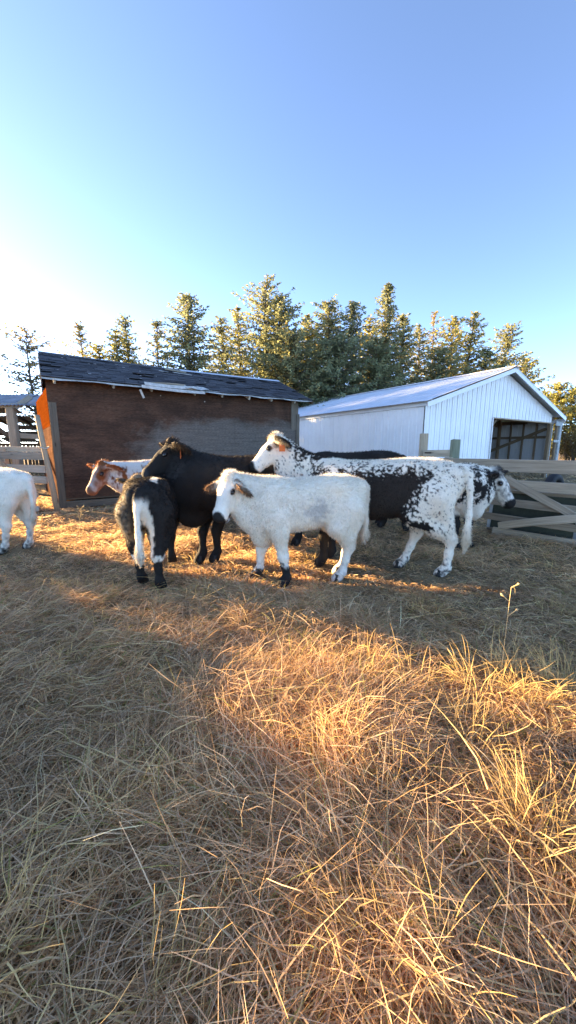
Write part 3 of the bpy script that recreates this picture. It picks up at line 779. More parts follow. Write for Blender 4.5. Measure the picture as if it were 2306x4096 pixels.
# ------------------------------------------------------------------ spruces
def quads_from(c, ax, sd, L, W):
    """leaf-like rhombs: centre c, long axis ax, side sd"""
    n = len(c)
    v = np.empty((n, 4, 3)); v[:, 0] = c - ax * L[:, None] * .5; v[:, 1] = c + sd * W[:, None] * .5; v[:, 2] = c + ax * L[:, None] * .5; v[:, 3] = c - sd * W[:, None] * .5
    return v.reshape(-1, 3), np.arange(n * 4).reshape(n, 4)
def unit(v): return v / (np.linalg.norm(v, axis=-1, keepdims=True) + 1e-9)
def spruce(loc, h, rw, seed, label, dens=1.0, bare=.2, shape=.85, droop=.3, tone=(1, 1, 1), lean=(0, 0), gaps=0.0, name='spruce_tree', cat='tree', group='spruces behind the sheds', twin=None, leaf=1.0):
    r = np.random.default_rng(seed)
    root = empty(name, loc); tag(root, label, cat, group)
    trunk = MB(); C = []; A = []; Sd = []; Ls = []; Ws = []; K = []
    dens = dens * 1.0; leaf = leaf * 1.12
    def stem(base, hh, rw_, z0):
        lx, ly = lean
        top = lambda z: Vector((base[0] + lx * (max(z, 0) / hh) ** 1.6 * hh + .06 * math.sin(z * .9 + seed), base[1] + ly * (max(z, 0) / hh) ** 1.6 * hh, z))
        nseg = 9
        trunk.tube([top(z0 + (hh - z0) * i / nseg) for i in range(nseg + 1)], [max(.012, .018 * hh * (1 - i / nseg) ** .9) for i in range(nseg + 1)], 7)
        z = z0 + hh * bare
        while z < hh * .995:
            q = z / hh
            R = 1.95 * rw_ * (max(0.0, 1 - q) ** (shape * .85)) * (.55 + .45 * min(1, (q - bare * .5) / .18)) + .12
            nb = int(r.integers(5, 8))
            a0 = r.random() * 6.28
            for b in range(nb):
                if r.random() < gaps: continue
                a = a0 + b * 6.283 / nb + r.normal(0, .25); Lb = R * r.uniform(.55, 1.25)
                if r.random() < .06: Lb *= 1.3
                d = np.array([math.cos(a), math.sin(a), 0]); up0 = r.uniform(-.05, .35) + q * .45
                ns = max(3, int(Lb / .19 * dens) + 1)
                t = (np.arange(ns) + r.random(ns) * .6) / ns
                P0 = np.array(top(z))
                sag = droop * (1 - q * .8)
                pos = lambda tt: P0 + d * (tt * Lb)[:, None] + np.array([0, 0, 1]) * (up0 * tt * Lb - sag * Lb * (tt ** 2) * 1.4 + .25 * sag * Lb * tt ** 4)[:, None]
                p = pos(t); p2 = pos(t + .02); ax = unit(p2 - p)
                sidev = np.cross(ax, [0, 0, 1.]); sidev = unit(sidev)
                if Lb > .5:
                    bp = pos(np.linspace(0, .9, 4)); trunk.tube([tuple(x) for x in bp], [.02 + .012 * Lb, .018, .012, .006], 4, False)
                for side in (-1, 0, 1, 2):
                    k = len(p); spread = Lb * .20 * (1 - t) + .06
                    off = sidev * (side * (spread * r.uniform(.3, 1.0, k)))[:, None] if side != 2 else np.tile([0, 0, -1.], (k, 1)) * (r.uniform(.04, .22, k) * (.6 + droop))[:, None]
                    c = p + off + r.normal(0, .035, (k, 3))
                    if side != 2: c[:, 2] -= np.abs(r.normal(0, .04, k))
                    dirn = unit(ax * .8 + sidev * (side if side != 2 else 0) * .8 + np.array([0, 0, -.25 if side != 2 else -1.0]) + r.normal(0, .3, (k, 3)))
                    sd = unit(np.cross(dirn, r.normal(0, 1, (k, 3))))
                    C.append(c); A.append(dirn); Sd.append(sd); Ls.append(r.uniform(.15, .30, k) * leaf); Ws.append(r.uniform(.055, .115, k) * leaf)
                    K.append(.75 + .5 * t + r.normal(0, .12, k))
            z += r.uniform(.20, .34) / dens ** .5
    stem((0, 0), h, rw, -.1)
    if twin: stem((twin[0], twin[1]), h * twin[2], rw * .7, -.1)
    C = np.concatenate(C); A = np.concatenate(A); Sd = np.concatenate(Sd); Ls = np.concatenate(Ls); Ws = np.concatenate(Ws); K = np.clip(np.concatenate(K), .5, 1.5)
    v, f = quads_from(C, A, Sd, Ls, Ws)
    hue = r.random(len(C))[:, None]
    base = np.array([.205, .230, .125]) * (1 - hue) + np.array([.255, .255, .135]) * hue
    old = (r.random(len(C)) < .03)[:, None]
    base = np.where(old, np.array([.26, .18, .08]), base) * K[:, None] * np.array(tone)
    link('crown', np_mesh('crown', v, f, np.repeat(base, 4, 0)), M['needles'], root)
    trunk.build('trunk', M['bark'], root, True)
    return root
def tree_at(px, py_top, Y, rw, seed, label, **kw):
    p = at(px, py_top, Y); return spruce((p.x, p.y, 0), p.z, rw, seed, label, **kw)
K_ = 2306 / 1450
TREES = [ # display x, display y of the top, distance, crown radius, label, options
 (66, 826, 24, 1.15, 'ragged half bare spruce standing alone at the far left', dict(dens=.7, gaps=.35, bare=.25, lean=(-.015, 0), shape=.35, tone=(1.2, .95, .8), droop=.15)),
 (203, 806, 27, 1.25, 'thin wispy spruce just over the left end of the shed roof', dict(dens=.8, gaps=.38, bare=.2, shape=.8, droop=.1, lean=(-.02, 0), tone=(1.15, 1, .9))),
 (290, 822, 26, 1.3, 'short yellowish spruce left of a slender one over the shed', dict(dens=.9, gaps=.2, shape=.7, tone=(1.35, 1.2, .8))),
 (315, 787, 27, 1.4, 'slender spruce over the left third of the shed roof', dict(dens=1, gaps=.15, shape=.75)),
 (250, 868, 27, 1.5, 'low bushy yellow spruce peeking over the shed ridge', dict(dens=1, gaps=.1, shape=.6, tone=(1.45, 1.25, .8))),
 (393, 800, 27, 1.5, 'gappy spruce left of the large dense one over the shed', dict(dens=.8, gaps=.32, shape=.8, tone=(1.1, 1, .9))),
 (470, 742, 25, 2.1, 'large dense dark spruce over the middle of the shed', dict(dens=1.2, gaps=.03, shape=.72, droop=.45)),
 (556, 795, 28, 1.7, 'spruce with drooping tips right of the large dense one', dict(dens=1, gaps=.18, shape=.8)),
 (600, 775, 29, 1.7, 'yellowish open spruce left of the tallest one', dict(dens=1, gaps=.25, shape=.8, tone=(1.25, 1.12, .85))),
 (668, 708, 27, 2.3, 'tallest broad spruce with upswept top branches', dict(dens=1.0, gaps=.18, shape=.6, droop=.18)),
 (705, 745, 26, 2.4, 'dense twin spruce right beside the tallest broad one', dict(dens=1.2, gaps=.06, shape=.75)),
 (735, 830, 24, 2.3, 'bushy green spruce in front above the right shed gable', dict(dens=1.3, gaps=.02, shape=.62)),
 (772, 788, 28, 1.6, 'yellow green spruce with two short tops mid row', dict(dens=1.1, gaps=.12, twin=(.7, .2, .93), tone=(1.25, 1.15, .8))),
 (828, 752, 27, 1.35, 'narrow column spruce mid row over the barn roof end', dict(dens=1.3, gaps=.05, shape=.5, droop=.6)),
 (890, 756, 27, 1.7, 'blue green spruce left of the narrow spire', dict(dens=1.1, gaps=.1, shape=.8, tone=(.95, 1.02, 1.15))),
 (850, 850, 24, 2.1, 'bushy blue green spruce low over the barn roof', dict(dens=1.3, gaps=.02, shape=.6, tone=(.95, 1.02, 1.1))),
 (932, 792, 29, 1.7, 'yellowish spruce left behind the narrow spire', dict(dens=1, gaps=.15, tone=(1.3, 1.15, .85))),
 (977, 708, 27, 1.35, 'narrow spire spruce, the tallest over the barn roof', dict(dens=1.3, gaps=.08, shape=.85, droop=.5)),
 (950, 860, 25, 2.0, 'dense dark spruce low at the foot of the narrow spire', dict(dens=1.3, gaps=.02, shape=.6)),
 (1015, 790, 28, 1.5, 'pointed spruce right of the narrow spire', dict(dens=1.1, gaps=.08, shape=.75)),
 (1058, 815, 29, 1.6, 'open grey spruce left of a nearly bare one', dict(dens=.9, gaps=.3, shape=.75, tone=(1.05, 1, 1))),
 (1096, 783, 30, 1.1, 'nearly bare grey topped spruce over the barn ridge', dict(dens=.6, gaps=.55, shape=.7, tone=(1.25, 1, .95))),
 (1140, 798, 29, 1.9, 'broad yellowish spruce leaning slightly over the barn ridge', dict(dens=1, gaps=.2, shape=.65, tone=(1.35, 1.2, .8), lean=(.012, 0))),
 (1186, 786, 29, 1.6, 'spruce leaning right beside the broad yellowish one', dict(dens=1, gaps=.2, shape=.7, lean=(.02, 0), tone=(1.2, 1.1, .85))),
 (1276, 812, 30, 1.8, 'rightmost tall spruce just left of the barn peak', dict(dens=1.1, gaps=.1, shape=.7, lean=(.012, 0))),
 (1110, 880, 27, 2.2, 'dense spruce low behind the middle of the barn ridge', dict(dens=1.2, gaps=.05, shape=.6)),
 (1225, 880, 28, 1.8, 'dense spruce low between the two right tall ones', dict(dens=1.1, gaps=.08, shape=.65)),
 (1326, 897, 31, 1.6, 'sunlit spruce just right of the barn peak', dict(dens=1.1, gaps=.12, shape=.7, tone=(1.3, 1.15, .8))),
 (1372, 985, 33, 1.5, 'small dark spruce behind the right barn slope', dict(dens=1, gaps=.15, shape=.7)),
 (1408, 962, 32, 1.9, 'yellowish spruce near the right edge beyond the barn', dict(dens=1.1, gaps=.1, shape=.7, tone=(1.35, 1.2, .8))),
 (1448, 975, 31, 1.9, 'yellowish spruce cut by the right frame edge', dict(dens=1.1, gaps=.08, shape=.7, tone=(1.3, 1.2, .8))),
]
for i, (dx, dy, Y, rw, lab, kw) in enumerate(TREES):
    tree_at(dx * K_, dy * K_, Y, rw, 100 + i, lab, **kw)
for i, (x, y, h, rw, lab) in enumerate(((-30.2, 26.6, 9.6, 2.6, 'first unseen spruce added on the left to shade the barn wall'), (-30.8, 28.6, 10.0, 2.7, 'second unseen spruce added on the left to shade the barn wall'),
    (-31.4, 30.7, 9.6, 2.6, 'third unseen spruce added on the left to shade the barn wall'), (-32.4, 32.8, 9.2, 2.4, 'fourth unseen spruce added on the left to shade the barn wall'))):
    spruce((x, y, 0), h, rw, 160 + i, lab, dens=.9, gaps=.0, bare=.03, shape=.4, leaf=2.1, group='unseen spruces added to shade the barn')  # unseen trees, added off frame to keep the sun off the barn wall
def shrub(loc, h, w, seed, label, col):
    r = np.random.default_rng(seed); root = empty('shrub', loc); tag(root, label, 'shrub', 'shrubs beyond the barn')
    st = MB(); C = []
    for k in range(26):
        a = r.random() * 6.28; e = r.uniform(.3, 1.0); tip = np.array([math.cos(a) * w * (1 - e * .5) * r.uniform(.3, 1), math.sin(a) * w * (1 - e * .5) * r.uniform(.3, 1), h * e])
        pts = [tuple(tip * q + np.array([0, 0, .15 * h * math.sin(q * 3.1)])) for q in (0, .35, .7, 1)]
        st.tube(pts, [.03, .02, .012, .005], 4, False)
        for q in r.uniform(.3, 1.05, 70): C.append(tip * q + np.array([0, 0, .15 * h * math.sin(q * 3.1)]) + r.normal(0, .16, 3))
    C = np.array(C); C[:, 2] = np.abs(C[:, 2]); n = len(C); ax = unit(r.normal(0, 1, (n, 3))); sd = unit(np.cross(ax, r.normal(0, 1, (n, 3))))
    v, f = quads_from(C, ax, sd, r.uniform(.08, .16, n), r.uniform(.04, .08, n))
    link('foliage', np_mesh('foliage', v, f, np.repeat(np.array(col) * r.uniform(.6, 1.4, (n, 1)), 4, 0)), M['needles'], root)
    st.build('stems', M['bark'], root)
for k, (u, dst, dh, w, lab) in enumerate(((2.25, 11.2, -.02, .5, 'unseen bare shrub added to break the shade edge beside the narrow block'), (1.75, 11.0, .12, .45, 'unseen bare shrub added to break the shade edge before the narrow block'), (1.15, 11.3, .10, .5, 'unseen bare shrub added to break the shade edge between the two blocks'), (.4, 11.0, .15, .5, 'unseen bare shrub added to break the shade edge before the long block'), (2.75, 11.6, -.35, .5, 'low unseen bare shrub added farthest out to break the shade edge'))):
    c_ = SA * dst + SP * u; shrub((c_.x, c_.y, 0), Ha - (13 - dst) * TANE + dh, w, 320 + k, lab, (.12, .10, .06))  # unseen shrubs, added to make the straight shade edge irregular
for k, (px, Y, h, w, lab, c) in enumerate((
    (2290, 24, 2.8, 1.6, 'orange brown shrub at the right edge beyond the barn', (.17, .11, .045)), (2255, 27, 3.4, 1.8, 'yellow green shrub behind the right barn post', (.13, .115, .045)),
    (2360, 22, 2.6, 1.6, 'brown shrub just outside the right edge', (.15, .10, .05)), (2420, 26, 3.2, 2.0, 'olive shrub further right of the barn', (.11, .10, .045)))):
    p = at(px, 1900, Y); shrub((p.x, p.y, 0), h, w, 300 + k, lab, c)

# ------------------------------------------------------------------ dry grass
def strands(x, y, az, length, pitch0, curl, width, col, nseg, z0=None, kink=None):
    n = len(x); seg = length / nseg
    P = np.stack([x, y, (lift(x, y) if z0 is None else z0) - .004], 1); pitch = pitch0.copy(); a = az.copy()
    V = np.empty((n, nseg + 1, 2, 3)); ang = rng.normal(0, .7, n)
    for i in range(nseg + 1):
        d = np.stack([np.cos(a) * np.cos(pitch), np.sin(a) * np.cos(pitch), np.sin(pitch)], 1)
        hz = np.stack([-np.sin(a), np.cos(a), a * 0], 1); s2 = np.cross(d, hz)
        side = hz * np.cos(ang)[:, None] + s2 * np.sin(ang)[:, None]
        w = width * (1 - .75 * (i / nseg) ** 2)
        V[:, i, 0] = P - side * w[:, None] / 2; V[:, i, 1] = P + side * w[:, None] / 2
        P = P + d * seg[:, None]
        gz = .006; low = P[:, 2] < gz - .05
        P[:, 2] = np.maximum(P[:, 2], -.05)
        pitch = pitch - curl / nseg + rng.normal(0, .10, n); a = a + rng.normal(0, .13, n)
        if kink is not None and i == nseg // 2: pitch = pitch - kink
        ang = ang + rng.normal(0, .25, n)
    base = (np.arange(n) * (nseg + 1) * 2)[:, None]
    f = []
    for i in range(nseg): f.append(base + np.array([[2 * i, 2 * i + 1, 2 * i + 3, 2 * i + 2]]))
    f = np.concatenate(f, 0)
    return V.reshape(-1, 3), f, np.repeat(col, (nseg + 1) * 2, 0)
FEET = np.array([(-.02, 3.46), (-.32, 3.74), (.56, 3.62), (.60, 3.86), (.42, 4.12), (.56, 4.42), (1.72, 3.74), (1.36, 4.05), (-.90, 4.33), (-1.08, 4.31), (-1.66, 4.26), (-1.46, 4.28), (-1.53, 3.54), (-1.29, 3.40), (-3.85, 4.66), (-3.66, 4.86), (2.62, 5.05), (2.40, 4.95)])
def straw_cols(n, green=.04, grey=.25):
    a = np.array([[.86, .555, .31], [.80, .505, .275], [.70, .445, .25], [.92, .64, .40], [.52, .31, .16], [.82, .56, .36]])
    c = np.minimum(a[rng.integers(0, len(a), n)] * rng.triangular(.35, 1.0, 1.45, (n, 1)), .95)
    g = rng.random(n); c[g < green] = np.array([.36, .34, .12]) * rng.uniform(.8, 1.2, ((g < green).sum(), 1))
    m = (g > 1 - grey); c[m] = np.array([.68, .47, .31]) * rng.uniform(.7, 1.2, (m.sum(), 1))
    return c
def build_grass():
    parts = []
    def zone(n, y0, y1, wmin, wmax, lmin, lmax, nseg, clump, powr=1.0):
        # clumps: matted swirls with a shared lean
        nc = int(n / clump)
        cy = y0 + (y1 - y0) * rng.random(nc) ** powr
        cx = rng.uniform(-1, 1, nc) * (cy * .88 + 1.1)
        f = fbm(np.stack([cx * .8, cy * .8, cx * 0], 1), 2, 31)
        caz = 3.4 * fbm(np.stack([cx * .55, cy * .55, cx * 0 + 5], 1), 2, 17) * 2 + rng.normal(0, .9, nc)
        stand = np.clip(.28 + 1.3 * f + rng.normal(0, .22, nc), 0, 1)          # matted ... standing
        rad = rng.uniform(.06, .22, nc) * (1 + .06 * cy)
        i = rng.integers(0, nc, n)
        rr = np.sqrt(rng.random(n)) * rad[i]; th = rng.random(n) * 6.283
        x = cx[i] + rr * np.cos(th); y = cy[i] + rr * np.sin(th)
        az = np.where(rng.random(n) < .6, caz[i] + rng.normal(0, .5, n), rng.random(n) * 6.283)
        L = rng.uniform(lmin, lmax, n) * (.7 + .5 * stand[i])
        p0 = np.clip(rng.normal(.12, .22, n) + stand[i] * .42, -.05, 1.3)
        curl = rng.uniform(.3, 1.5, n) * (1.15 - .35 * stand[i])
        w = rng.uniform(wmin, wmax, n)
        col = straw_cols(n) * (1 + .16 * f[i])[:, None]
        dF = np.min(np.hypot(x[:, None] - FEET[None, :, 0], y[:, None] - FEET[None, :, 1]), 1) if y1 > 3.4 else np.full(n, 9.)
        tr = .35 + .65 * sstep(.10, .45, dF); L *= tr; p0 *= tr                    # trampled round the hooves
        z0 = lift(x, y) + rng.random(n) ** 2 * .04 * tr
        parts.append(strands(x, y, az, L, p0, curl, w, col, nseg, z0, np.where(rng.random(n) < .22, rng.uniform(.4, 1.3, n), 0)))
    zone(66000, .2, 1.9, .0020, .0052, .10, .33, 3, 44)
    zone(80000, 1.7, 3.5, .0028, .0062, .09, .26, 3, 44)
    zone(72000, 3.2, 6.2, .0042, .0085, .06, .17, 2, 34)
    zone(44000, 5.8, 10.5, .0075, .014, .06, .17, 2, 26)
    zone(15000, 10, 22, .018, .034, .08, .22, 2, 20)
    # thick cut straws lying on top near the camera
    n = 700
    y = .6 + 3.2 * rng.random(n) ** 1.2; x = rng.uniform(-1, 1, n) * (y * .86 + .3)
    parts.append(strands(x, y, rng.random(n) * 6.283, rng.uniform(.15, .45, n), rng.normal(.12, .14, n), rng.uniform(-.1, .4, n), rng.uniform(.003, .0052, n), np.array([.74, .55, .29]) * rng.uniform(.7, 1.15, (n, 1)), 4, lift(x, y) + rng.uniform(.04, .12, n)))
    v = []; f = []; c = []; b = 0
    for (V, Fq, Cc) in parts:
        v.append(V); f.append(Fq + b); c.append(Cc); b += len(V)
    o = link('dry_grass', np_mesh('dry_grass', np.concatenate(v), np.concatenate(f), np.concatenate(c)), M['straw'])
    tag(o, 'matted dry straw coloured grass covering the whole pasture', 'grass', kind='stuff')
    # standing tufts that catch the low sun
    parts = []
    T = []
    for (px, py, k, L, sp) in ((1150, 2540, 40, .26, .10), (1440, 2700, 70, .34, .14), (1300, 2780, 60, .34, .12), (1620, 2760, 60, .36, .14), (1950, 2760, 90, .40, .16), (2030, 2700, 40, .38, .08),
                               (2250, 2780, 80, .36, .14), (2120, 2820, 50, .32, .12), (1330, 3050, 80, .36, .10), (1500, 3150, 50, .30, .12), (2220, 3420, 90, .34, .14), (2120, 3300, 50, .36, .10), (1850, 2950, 60, .3, .14),
                               (770, 2400, 40, .30, .10), (820, 2420, 25, .34, .06), (450, 2380, 30, .24, .1), (980, 2520, 40, .25, .12), (300, 2360, 30, .22, .1), (1480, 3950, 50, .28, .10), (1750, 3980, 40, .32, .10), (1440, 3900, 30, .28, .07),
                               (680, 4010, 26, .34, .08), (60, 3800, 40, .32, .12), (1200, 3600, 50, .26, .14), (500, 3250, 40, .24, .14), (900, 3000, 50, .24, .14), (1700, 2450, 40, .22, .14), (2200, 2450, 40, .22, .14), (250, 2700, 50, .24, .16)):
        g = ground_at(px, py); T.append((g.x, g.y, k, L, sp))
    for k in range(70):
        y = .8 + 5 * rng.random(); x = rng.uniform(-1, 1) * (y * .85 + .3); T.append((x, y, int(rng.integers(6, 18)), rng.uniform(.12, .22), rng.uniform(.05, .12)))
    for (tx, ty, k, L, sp) in T:
        k = int(k * 1.3)
        rr = np.sqrt(rng.random(k)) * sp; th = rng.random(k) * 6.283; lean_ = rng.random() * 6.283
        x = tx + rr * np.cos(th); y = ty + rr * np.sin(th)
        az = np.where(rng.random(k) < .6, th, lean_) + rng.normal(0, .5, k)
        parts.append(strands(x, y, az, L * .78 * rng.uniform(.5, 1.25, k), np.clip(rng.normal(1.12, .30, k), .3, 1.55), rng.uniform(.2, 1.9, k) ** 1.4 * .9, rng.uniform(.0020, .0044, k) * (1 + .12 * ty), np.array([.72, .50, .23]) * rng.uniform(.75, 1.15, (k, 1)), 6))
    v = []; f = []; c = []; b = 0
    for (V, Fq, Cc) in parts:
        v.append(V); f.append(Fq + b); c.append(Cc); b += len(V)
    o = link('standing_grass', np_mesh('standing_grass', np.concatenate(v), np.concatenate(f), np.concatenate(c)), M['straw'])
    tag(o, 'upright tufts of dry golden grass across the foreground', 'grass', kind='stuff')
build_grass()

# ------------------------------------------------------------------ cattle: smooth implicit bodies, meshed with surface nets
class Field:
    def __init__(s, lo, hi, res):
        s.lo = np.array(lo, float); s.res = res
        s.n = np.ceil((np.array(hi) - s.lo) / res).astype(int) + 1
        s.v = np.full(s.n, .5, np.float32)
        s.ax = [s.lo[i] + np.arange(s.n[i]) * res for i in range(3)]
    def add(s, fn, lo, hi, k, pad=.11):
        i0 = np.clip(np.floor((np.array(lo) - pad - s.lo) / s.res).astype(int), 0, s.n); i1 = np.clip(np.ceil((np.array(hi) + pad - s.lo) / s.res).astype(int) + 1, 0, s.n)
        if (i1 <= i0).any(): return
        sl = tuple(slice(a, b) for a, b in zip(i0, i1))
        P = np.stack(np.meshgrid(*[s.ax[i][sl[i]] for i in range(3)], indexing='ij'), -1)
        d = fn(P); c = s.v[sl]
        h = np.maximum(k - np.abs(c - d), 0) / k
        s.v[sl] = np.minimum(c, d) - h * h * k * .25
    def nets(s):
        v = s.v; ins = v < 0
        c = [ins[a:s.n[0] - 1 + a, b:s.n[1] - 1 + b, e:s.n[2] - 1 + e] for a in (0, 1) for b in (0, 1) for e in (0, 1)]
        cnt = sum(x.astype(np.int8) for x in c); act = (cnt > 0) & (cnt < 8)
        idx = np.full(act.shape, -1, np.int64); I = np.argwhere(act); idx[act] = np.arange(len(I))
        cor = np.array([(a, b, e) for a in (0, 1) for b in (0, 1) for e in (0, 1)])
        V = np.stack([v[I[:, 0] + a, I[:, 1] + b, I[:, 2] + e] for a, b, e in cor], 1)
        acc = np.zeros((len(I), 3)); num = np.zeros(len(I))
        for p in range(8):
            for q in range(p + 1, 8):
                if np.abs(cor[p] - cor[q]).sum() != 1: continue
                x0, x1 = V[:, p], V[:, q]; m = (x0 < 0) != (x1 < 0)
                t = np.where(m, x0 / np.where(m, x0 - x1, 1), 0)
                acc += m[:, None] * (cor[p] + t[:, None] * (cor[q] - cor[p])); num += m
        pts = s.lo + (I + acc / num[:, None]) * s.res
        F = []
        for ax in range(3):
            a1, a2 = (ax + 1) % 3, (ax + 2) % 3
            A = np.take(ins, range(0, s.n[ax] - 1), ax); Bq = np.take(ins, range(1, s.n[ax]), ax)
            E = np.argwhere(A != Bq); sg = A[tuple(E.T)]
            ok = (E[:, a1] > 0) & (E[:, a2] > 0) & (E[:, a1] < s.n[a1] - 1) & (E[:, a2] < s.n[a2] - 1); E = E[ok]; sg = sg[ok]
            o1 = np.zeros(3, int); o1[a1] = 1; o2 = np.zeros(3, int); o2[a2] = 1
            q = np.stack([idx[tuple((E - o1 - o2).T)], idx[tuple((E - o2).T)], idx[tuple(E.T)], idx[tuple((E - o1).T)]], 1)
            q[~sg] = q[~sg][:, ::-1]; F.append(q)
        return pts, np.concatenate(F)
def cone(a, b, ra, rb):
    a = np.asarray(a, float); b = np.asarray(b, float); ab = b - a; L2 = (ab ** 2).sum() + 1e-12
    def fn(P):
        t = np.clip(((P - a) @ ab) / L2, 0, 1); return np.linalg.norm(P - (a + t[..., None] * ab), axis=-1) - (ra + (rb - ra) * t)
    r = max(ra, rb); return fn, np.minimum(a, b) - r, np.maximum(a, b) + r
def blob(c, axes, rad):
    c = np.asarray(c, float); A = np.asarray(axes, float); rad = np.asarray(rad, float)
    def fn(P):
        q = (P - c) @ A.T; k0 = np.linalg.norm(q / rad, axis=-1); k1 = np.linalg.norm(q / rad ** 2, axis=-1) + 1e-9
        return k0 * (k0 - 1) / k1
    e = np.abs(A.T) @ rad; return fn, c - e, c + e
def bez(p0, p1, p2, n):
    t = np.linspace(0, 1, n)[:, None]; return (1 - t) ** 2 * np.asarray(p0) + 2 * t * (1 - t) * np.asarray(p1) + t ** 2 * np.asarray(p2)
TR = np.array([  # trunk profile: x, top, bottom, half width
 (-.84, 1.12, .98, .05), (-.79, 1.20, .86, .13), (-.70, 1.265, .74, .19), (-.55, 1.30, .64, .235), (-.36, 1.305, .585, .265), (-.12, 1.28, .53, .285), (.10, 1.265, .50, .292),
 (.28, 1.27, .49, .275), (.42, 1.285, .50, .245), (.54, 1.265, .53, .205), (.64, 1.20, .58, .155), (.71, 1.08, .66, .09), (.74, .98, .76, .04)])
def make_cow(name, label, feet, poll, muzzle, H, color, headlen=.50, girth=1.0, neck=1.0, depth=1.0, seed=1, leg=1.0, fur_n=26000, fur_l=.030, res=.0175,
             tail_side=0.0, tail_len=.78, ear_droop=.25, ear_size=1.12, tags=(), up_tilt=0.0, tuft=1.0, group='cattle standing in the pasture', ear_back=.35, fat=0.0):
    FL, FR, HL, HR = [np.array(p, float) for p in feet]
    Fm, Hm = (FL + FR) / 2, (HL + HR) / 2
    hd = Fm - Hm; Ls = np.linalg.norm(hd); yaw = math.atan2(hd[1], hd[0])
    O = (Fm + Hm) / 2
    c, s_ = math.cos(-yaw), math.sin(-yaw); R2 = np.array([[c, -s_], [s_, c]])
    loc2 = lambda p: R2 @ (np.array(p[:2]) - O)
    loc3 = lambda p: np.array([*loc2(p), p[2]])
    zs = H / 1.30; xs = Ls / .96; gs = zs * girth
    fl, fr, hl, hr = [loc2(p) for p in (FL, FR, HL, HR)]
    x_off = Ls / 2 - .44 * xs                       # canonical front foot at +.44
    cx = lambda x: x * xs + x_off
    cen = lambda x, y, z: np.array([cx(x), y * gs, z * zs])
    P = loc3(poll); Mz = loc3(muzzle)
    d = unit(Mz - P); up = np.array([0, 0, 1.]); sd = unit(np.cross(up, d)); fu = np.cross(d, sd)      # fu: forehead side
    if up_tilt: sd, fu = sd * math.cos(up_tilt) + fu * math.sin(up_tilt), fu * math.cos(up_tilt) - sd * math.sin(up_tilt)
    hl_ = headlen; ax = np.stack([d, fu, sd])
    hp = lambda a, b, e=0.0: P + (d * a + fu * b + sd * e) * hl_
    groups = {k: [] for k in ('trunk', 'neck', 'head', 'ear', 'leg', 'tail', 'muzzle')}
    # trunk
    xx = TR[:, 0] * xs + x_off
    def trunk(Q):
        x = Q[..., 0]
        tp = np.interp(x, xx, TR[:, 1]) * zs; bt = np.interp(x, xx, TR[:, 2]) * zs; w = np.interp(x, xx, TR[:, 3]) * gs
        mid = tp - (tp - bt) * .5; bt2 = tp - (tp - bt) * depth; mid = (tp + bt2) / 2; hz = (tp - bt2) / 2
        hz = np.maximum(hz, .02); w = np.maximum(w, .015)
        zq = (Q[..., 2] - mid) / hz
        w = w * (1 + .06 * (-zq)) * (1 + fat * np.maximum(0, -zq))
        r = (np.abs(Q[..., 1] / w) ** 2.3 + np.abs(zq) ** 2.5) ** (1 / 2.4)
        ex = np.maximum(np.maximum(xx[0] - x, x - xx[-1]), 0)
        return np.sqrt(np.maximum((r - 1), 0) ** 2 * np.minimum(w, hz) ** 2 + ex ** 2) + np.minimum(r - 1, 0) * np.minimum(w, hz)
    groups['trunk'].append((trunk, np.array([xx[0], -.36 * gs, .3 * zs]), np.array([xx[-1], .36 * gs, 1.36 * zs]), .03))
    for sg in (-1, 1):      # shoulder blade, hook bone, thigh mass
        groups['trunk'].append((*blob(cen(.40, sg * .175, .92), np.eye(3), (.19 * xs, .085 * gs, .29 * zs)), .08))
        groups['trunk'].append((*blob(cen(-.36, sg * .19, 1.20), np.eye(3), (.07, .055, .05)), .10))
        groups['trunk'].append((*blob(cen(-.56, sg * .155, .90), np.eye(3), (.19 * xs, .105 * gs, .27 * zs)), .08))
        groups['trunk'].append((*blob(cen(-.74, sg * .09, 1.16), np.eye(3), (.05, .05, .05)), .08))
    groups['trunk'].append((*blob(cen(.56, 0, .60), np.eye(3), (.15 * xs, .10 * gs, .15 * zs)), .08))      # brisket
    # legs
    for k, (ft, front, sg) in enumerate(((fl, 1, 1), (fr, 1, -1), (hl, 0, 1), (hr, 0, -1))):
        fx, fy = ft; z = zs * 1.0; q = leg * zs
        if front:
            sh = cen(.40, sg * .16, .86); el = cen(.36, sg * .165, .64)
            kn = np.array([fx * .78 + el[0] * .22 + .015, fy * .8 + el[1] * .2, .37 * z]); fe = np.array([fx - .01, fy, .115 * z])
            ch = [(sh, el, .130 * q, .098 * q), (el, kn, .090 * q, .056 * q), (kn, (kn + fe) / 2, .058 * q, .037 * q), ((kn + fe) / 2, fe, .037 * q, .046 * q)]
        else:
            hip = cen(-.56, sg * .14, .92); st = cen(-.40, sg * .18, .70)
            hk = np.array([fx * .8 + cx(-.66) * .2 - .055, fy * .82 + sg * .155 * gs * .18, .43 * z]); fe = np.array([fx - .02, fy, .115 * z])
            md = (st * .45 + hk * .55) + np.array([-.03, 0, -.01])
            ch = [(hip, st, .19 * q, .125 * q), (st, md, .120 * q, .082 * q), (md, hk, .080 * q, .057 * q), (hip + np.array([-.08 * xs, 0, -.1]), hk + np.array([-.005, 0, .04]), .11 * q, .042 * q), (hk, (hk + fe) / 2, .058 * q, .038 * q), ((hk + fe) / 2, fe, .038 * q, .047 * q)]
        hf = np.array([fx + .035, fy, .045])
        ch += [(fe, hf, .044 * q, .052 * q), (hf, hf + np.array([.025, 0, -.025]), .052 * q, .05 * q)]
        for (a, b, ra, rb) in ch: groups['leg'].append((*cone(a, b, ra, rb), .05))
    # neck: crest, middle, throat
    fw = np.array([1., 0, 0])
    thr = hp(.20, -.34)
